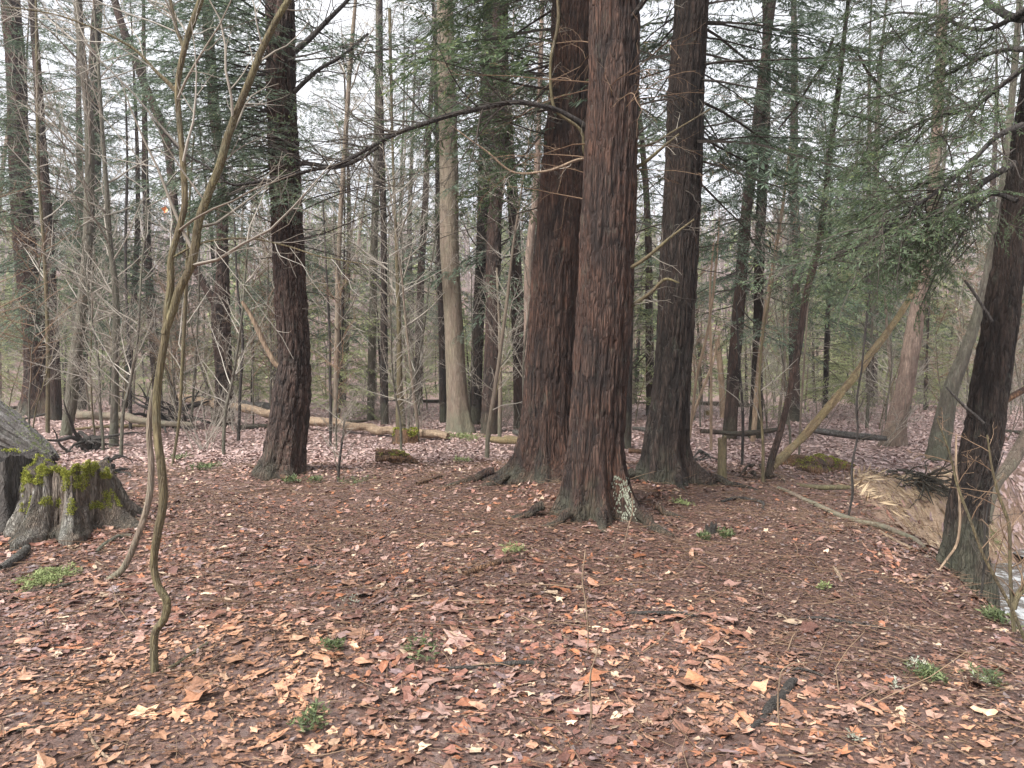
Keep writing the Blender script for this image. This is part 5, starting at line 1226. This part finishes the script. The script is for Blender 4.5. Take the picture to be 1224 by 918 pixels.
# ------------------------------------------------------------------ the wood behind: prototypes, then copies
BACK = 'hemlocks standing in the wood behind the clearing'
def proto_hemlock(seed, H, r, z0, nb, L0, L1, kind, mat, label, el=(0.3, -0.3), dead=16, bmat='bark_dark'):
    rng = np.random.default_rng(seed)
    P = wander(rng, (0, 0, -0.5), (0, 0, 1), H + 0.5, 14, 0.018, (0, 0, 0.2)); R = r * (1 - np.linspace(0, 1, 14) ** 1.3 * 0.93); R[0] *= 1.2
    C = spline(np.hstack([P, R[:, None]]), 46); a = Acc(); bark_tube(a, C[:, :3], C[:, 3], 14, seed, depth=0.012, fx=8)
    t = thing('hemlock_tree', label, 'tree', (0, 0, 0), BACK); part('trunk', a, M[bmat], t, local=True)
    ca = Acc(); crown(ca, rng, C, z0, H * 0.98, nb, L0, L1, kind, el); 
    if dead:
        ps = Paths(); dead_branches(rng, ps, C, z0 * 0.4, z0 + 3.5, dead, 1.5, 1, rmin=0.004, r0=0.014); ps.into(ca, 2)
    part('crown', ca, [M[mat], M['twig_dark'], M['twig_grey']], t, smooth=False, local=True)
    return t
LBT = 'tall dark-trunked hemlock, one of many crowding the wood behind the clearing'
LBM = 'feathery hemlock with drooping green boughs, one of several just behind the clearing'
LBY = 'young pale green hemlock bushy to the ground, one of many filling the wood behind'
LBB = 'thin leafless young tree with grey twigs, one of many in the wood behind'
LBP = 'distant straight bare trunk, one of many rising out of sight in the wood behind'
tallP = [proto_hemlock(600 + i, H, r, z0, 84, 2.9, 0.8, 'far', 'hemlock' if i else 'hemlock_blue', LBT, bmat='bark_grey' if i == 1 else 'bark_brown') for i, (H, r, z0) in enumerate([(19, .2, 4.0), (16, .15, 3.0), (22, .26, 5.5)])]
youngP = [proto_hemlock(620 + i, H, r, 0.5, nb, L0, 0.4, 'far', 'hemlock_hazed', LBY, el=(0.5, -0.15), dead=0) for i, (H, r, nb, L0) in enumerate([(6.5, .07, 46, 1.7), (4.2, .05, 34, 1.3), (8.5, .09, 56, 2.1)])]
def proto_bare(seed, H, r, nb, L, z0, label, mat='bark_grey', grp='leafless young trees in the wood behind', tm='twig_grey', rmin=0.0035, sub=6):
    rng = np.random.default_rng(seed)
    P = wander(rng, (0, 0, -0.3), (0, 0, 1), H + 0.3, 12, 0.05, (0, 0, 0.3)); R = r * (1 - np.linspace(0, 1, 12) * 0.88)
    C = spline(np.hstack([P, R[:, None]]), 40); a = Acc(); bark_tube(a, C[:, :3], C[:, 3], 10, seed, depth=0.003, fx=12)
    t = thing('bare_tree', label, 'tree', (0, 0, 0), grp); part('trunk', a, M[mat], t, local=True)
    ps = Paths(); dead_branches(rng, ps, C, z0, H * 0.97, nb, L, 2, None, (0.2, 1.0), (0, 0, 0.3), sub, 0.13, rmin, 0.012)
    d_ = Acc(); ps.into(d_); part('crown', d_, M[tm], t, local=True); return t
bareP = [proto_bare(640 + i, H, r, 26, L, 0.7, LBB, m_, tm=tm) for i, (H, r, L, m_, tm) in enumerate([(6, .035, 1.5, 'bark_grey', 'twig_grey'), (4, .022, 1.1, 'bark_olive', 'twig_grey'), (8, .05, 1.9, 'bark_smooth', 'twig_grey'), (5, .03, 1.4, 'bark_grey', 'twig_brown')])]
poleP = [proto_bare(660 + i, 18, r, 22, 2.8, 6.0, LBP, m_, 'distant bare trunks in the wood behind', rmin=0.007) for i, (r, m_) in enumerate([(.12, 'bark_grey'), (.15, 'bark_pinkish'), (.10, 'bark_smooth')])]
midP = [proto_hemlock(680 + i, H, r, z0, 110, 2.7, 0.8, 'mid', mt, LBM, el=(0.2, -0.35), dead=24, bmat='bark_brown') for i, (H, r, z0, mt) in enumerate([(17, .15, 2.6, 'hemlock_blue'), (14, .12, 1.8, 'hemlock')])]
LBS = 'low tangle of bare grey twigs, one of many in the understorey behind the clearing'
def proto_shrub(seed, H, n_):
    rng = np.random.default_rng(seed); t = thing('bare_shrub', LBS, 'shrub', (0, 0, 0), 'bare twiggy shrubs of the understorey'); ps = Paths()
    for i in range(n_):
        az = rng.uniform(0, 2 * pi); P = wander(rng, (rng.normal(0, .12), rng.normal(0, .12), -0.05), (math.cos(az) * .6, math.sin(az) * .6, 1), H * rng.uniform(.5, 1.1), 8, 0.10, (0, 0, -0.1))
        R = np.linspace(0.009, 0.003, 8); ps.put(P, R, 4, rng.random()); twiggy(rng, ps, P, R, 6, H * .4, 1, 0.2, 1, (0.5, 1.1), 0.13, (0, 0, 0.1), 6, rmin=0.003)
    a = Acc(); ps.into(a); part('crown', a, M['twig_grey'], t, local=True); return t
shrubP = [proto_shrub(700 + i, H, n_) for i, (H, n_) in enumerate([(1.6, 9), (2.2, 8), (1.1, 12)])]
def proto_deadfall(seed, L, r, mt):
    rng = np.random.default_rng(seed); P = wander(rng, (-L / 2, 0, r * .8), (1, 0, 0.02), L, 10, 0.02); C = spline(np.hstack([P, np.linspace(r, r * .5, 10)[:, None]]), 50)
    a = Acc(); bark_tube(a, C[:, :3], C[:, 3], 16, seed, depth=0.008, fx=14, cap=True, zb=-50); ps = Paths(); twiggy(rng, ps, C[:, :3], C[:, 3], 7, L * .25, 1, 0.1, 1, (0.6, 1.2), 0.12, (0, 0, .05), 6, rmin=0.004); ps.into(a, 1)
    o = single('dead_branch', a, [M[mt], M['twig_grey']], 'fallen dead branch lying among the far trunks, one of several', 'branch', (0, 0, 0), 'dead branches fallen behind the clearing'); return o
fallP = [proto_deadfall(710 + i, L, r, mt) for i, (L, r, mt) in enumerate([(3.0, .07, 'bark_tan'), (2.0, .05, 'wood_grey'), (4.2, .10, 'bark_brown')])]
used = set(); rng = np.random.default_rng(77)
def put(protos, x, y, s_=1.0, sink=0.0):
    p_ = protos[rng.integers(len(protos))]
    if p_.name not in used: used.add(p_.name); o = p_
    else: o = copy_tree(p_)
    o.location = (x, y, tz(x, y) - sink); o.rotation_euler = (rng.normal(0, 0.03), rng.normal(0, 0.03), rng.uniform(0, 2 * pi)); o.scale = (s_,) * 3
taken = []
def spots(n_, y0, y1, gap, pw=1.0, ok=lambda x, y: True, wide=0.74):
    k = 0; tries = 0
    while k < n_ and tries < n_ * 60:
        tries += 1; y = y0 + (y1 - y0) * rng.random() ** pw; x = rng.uniform(-1, 1) * (wide * y + 1)
        if not ok(x, y): continue
        if any((x - a_) ** 2 + (y - b_) ** 2 < gap ** 2 for a_, b_ in taken): continue
        d = float(rim_dist(np.array([x]), np.array([y]))[0])
        if 0.3 < d < 7: continue
        taken.append((x, y)); k += 1; yield x, y
for px_, d_ in ((150, 27), (262, 29), (410, 30), (778, 22), (622, 18.5), (664, 22), (872, 16), (948, 21), (340, 22), (190, 25), (66, 20), (500, 28), (1040, 28)):
    q_ = at(px_, 500, d_); taken.append((q_[0], q_[1])); put(midP, q_[0], q_[1], rng.uniform(0.8, 1.15))
skyband = lambda x, y: not (-0.52 < x / y < -0.12 and y < 40)
for x, y in spots(20, 29, 64, 3.0, 0.9, skyband): put(tallP, x, y, rng.uniform(0.85, 1.15))
for x, y in spots(130, 19, 60, 1.9, 0.85): put(youngP, x, y, rng.uniform(0.6, 1.1))
for x, y in spots(70, 17, 42, 1.2, 0.9): put(bareP, x, y, rng.uniform(0.8, 1.3))
for x, y in spots(66, 12.5, 26, 0.75, 0.9, lambda x, y: abs(x / y - 0.1) > 0.06): put(bareP, x, y, rng.uniform(0.55, 1.0))
for x, y in spots(26, 30, 75, 1.7, 0.9): put(poleP, x, y, rng.uniform(0.85, 1.3))

for x, y in spots(72, 13.5, 32, 0.8, 0.9, lambda x, y: not (-0.35 < x / y < 0.0 and y < 16)): put(shrubP, x, y, rng.uniform(0.7, 1.2))
for x, y in spots(22, 14.5, 30, 1.0, 0.9): put(fallP, x, y, rng.uniform(0.7, 1.2))

# the wooded hillside far behind reads as one mass
rng = np.random.default_rng(91); acc = Acc(); ps = Paths()
for i in range(1500):
    y = rng.uniform(70, 175); x = rng.uniform(-0.95, 0.95) * y; z = tz(x, y) if i % 1 == 0 else 0
    H = rng.uniform(9, 15); lean_ = rng.normal(0, 0.05, 2)
    P = np.array([[x, y, z - 0.5], [x + lean_[0] * H, y, z + H * 0.5], [x + lean_[0] * H * 1.3, y, z + H]])
    ps.put(P, np.array([0.16, 0.11, 0.03]) * rng.uniform(0.6, 1.2), 3, rng.random())
    if i % 4:
        for q in range(13):
            b0 = P[1] + (P[2] - P[1]) * rng.random() * 0.95 - (P[2] - P[0]) * 0.15 * rng.random(); d = np.array([rng.normal(0, 1), rng.normal(0, 1), 1.0]); l = rng.uniform(1.2, 3.4)
            Pb = np.array([b0, b0 + norm(d) * l * 0.5, b0 + norm(d + rng.normal(0, 0.4, 3)) * l]); ps.put(Pb, np.array([0.05, 0.035, 0.015]), 3, rng.random())
ps.into(acc, 0)
for i in range(330):
    y = rng.uniform(62, 165); x = rng.uniform(-0.95, 0.95) * y; z = tz(x, y); H = rng.uniform(6, 13); m_ = 420
    t_ = rng.random(m_) ** 0.8; th = rng.uniform(0, 2 * pi, m_); r_ = (1 - t_) * H * 0.24 * np.sqrt(rng.random(m_)) + 0.1
    B_ = np.stack([x + r_ * np.cos(th), y + r_ * np.sin(th), z + 0.4 + t_ * H - r_ * 0.15], -1)
    D_ = np.stack([np.cos(th), np.sin(th), rng.normal(-0.3, 0.3, m_)], -1); L_ = rng.uniform(0.35, 0.9, m_)
    diamonds(acc, B_, D_, norm(rng.normal(0, 0.5, (m_, 3)) + np.array([0, 0, 1])), L_, L_ * 0.3, rng.random(m_), 1)
o = link("distant_woods", acc.mesh("distant_woods", [M['twig_far'], M['hemlock_hazed']], smooth=False))
tag(o, "hazy mass of bare woods and dark evergreens covering the far hillside", "woods", kind="stuff")

# ------------------------------------------------------------------ haze
if HAZE:
    m = bpy.data.materials.new("damp_air"); m.use_nodes = True; n = m.node_tree; n.nodes.clear()
    o_ = n.nodes.new("ShaderNodeOutputMaterial"); v = n.nodes.new("ShaderNodeVolumePrincipled")
    v.inputs['Color'].default_value = (0.93, 0.95, 1.0, 1); v.inputs['Density'].default_value = HAZE; v.inputs['Anisotropy'].default_value = 0.2
    n.links.new(v.outputs[0], o_.inputs['Volume'])
    a = Acc(); x0, x1, y0, y1, z0_, z1_ = -440, 440, -140, 540, -6, 62
    a.add([(x0, y0, z0_), (x1, y0, z0_), (x1, y1, z0_), (x0, y1, z0_), (x0, y0, z1_), (x1, y0, z1_), (x1, y1, z1_), (x0, y1, z1_)],
          [(0, 3, 2, 1), (4, 5, 6, 7), (0, 1, 5, 4), (1, 2, 6, 5), (2, 3, 7, 6), (3, 0, 4, 7)])
    o = link("haze", a.mesh("haze", [m], smooth=False)); tag(o, "thin damp haze in the air between the trees", "haze", kind="stuff")
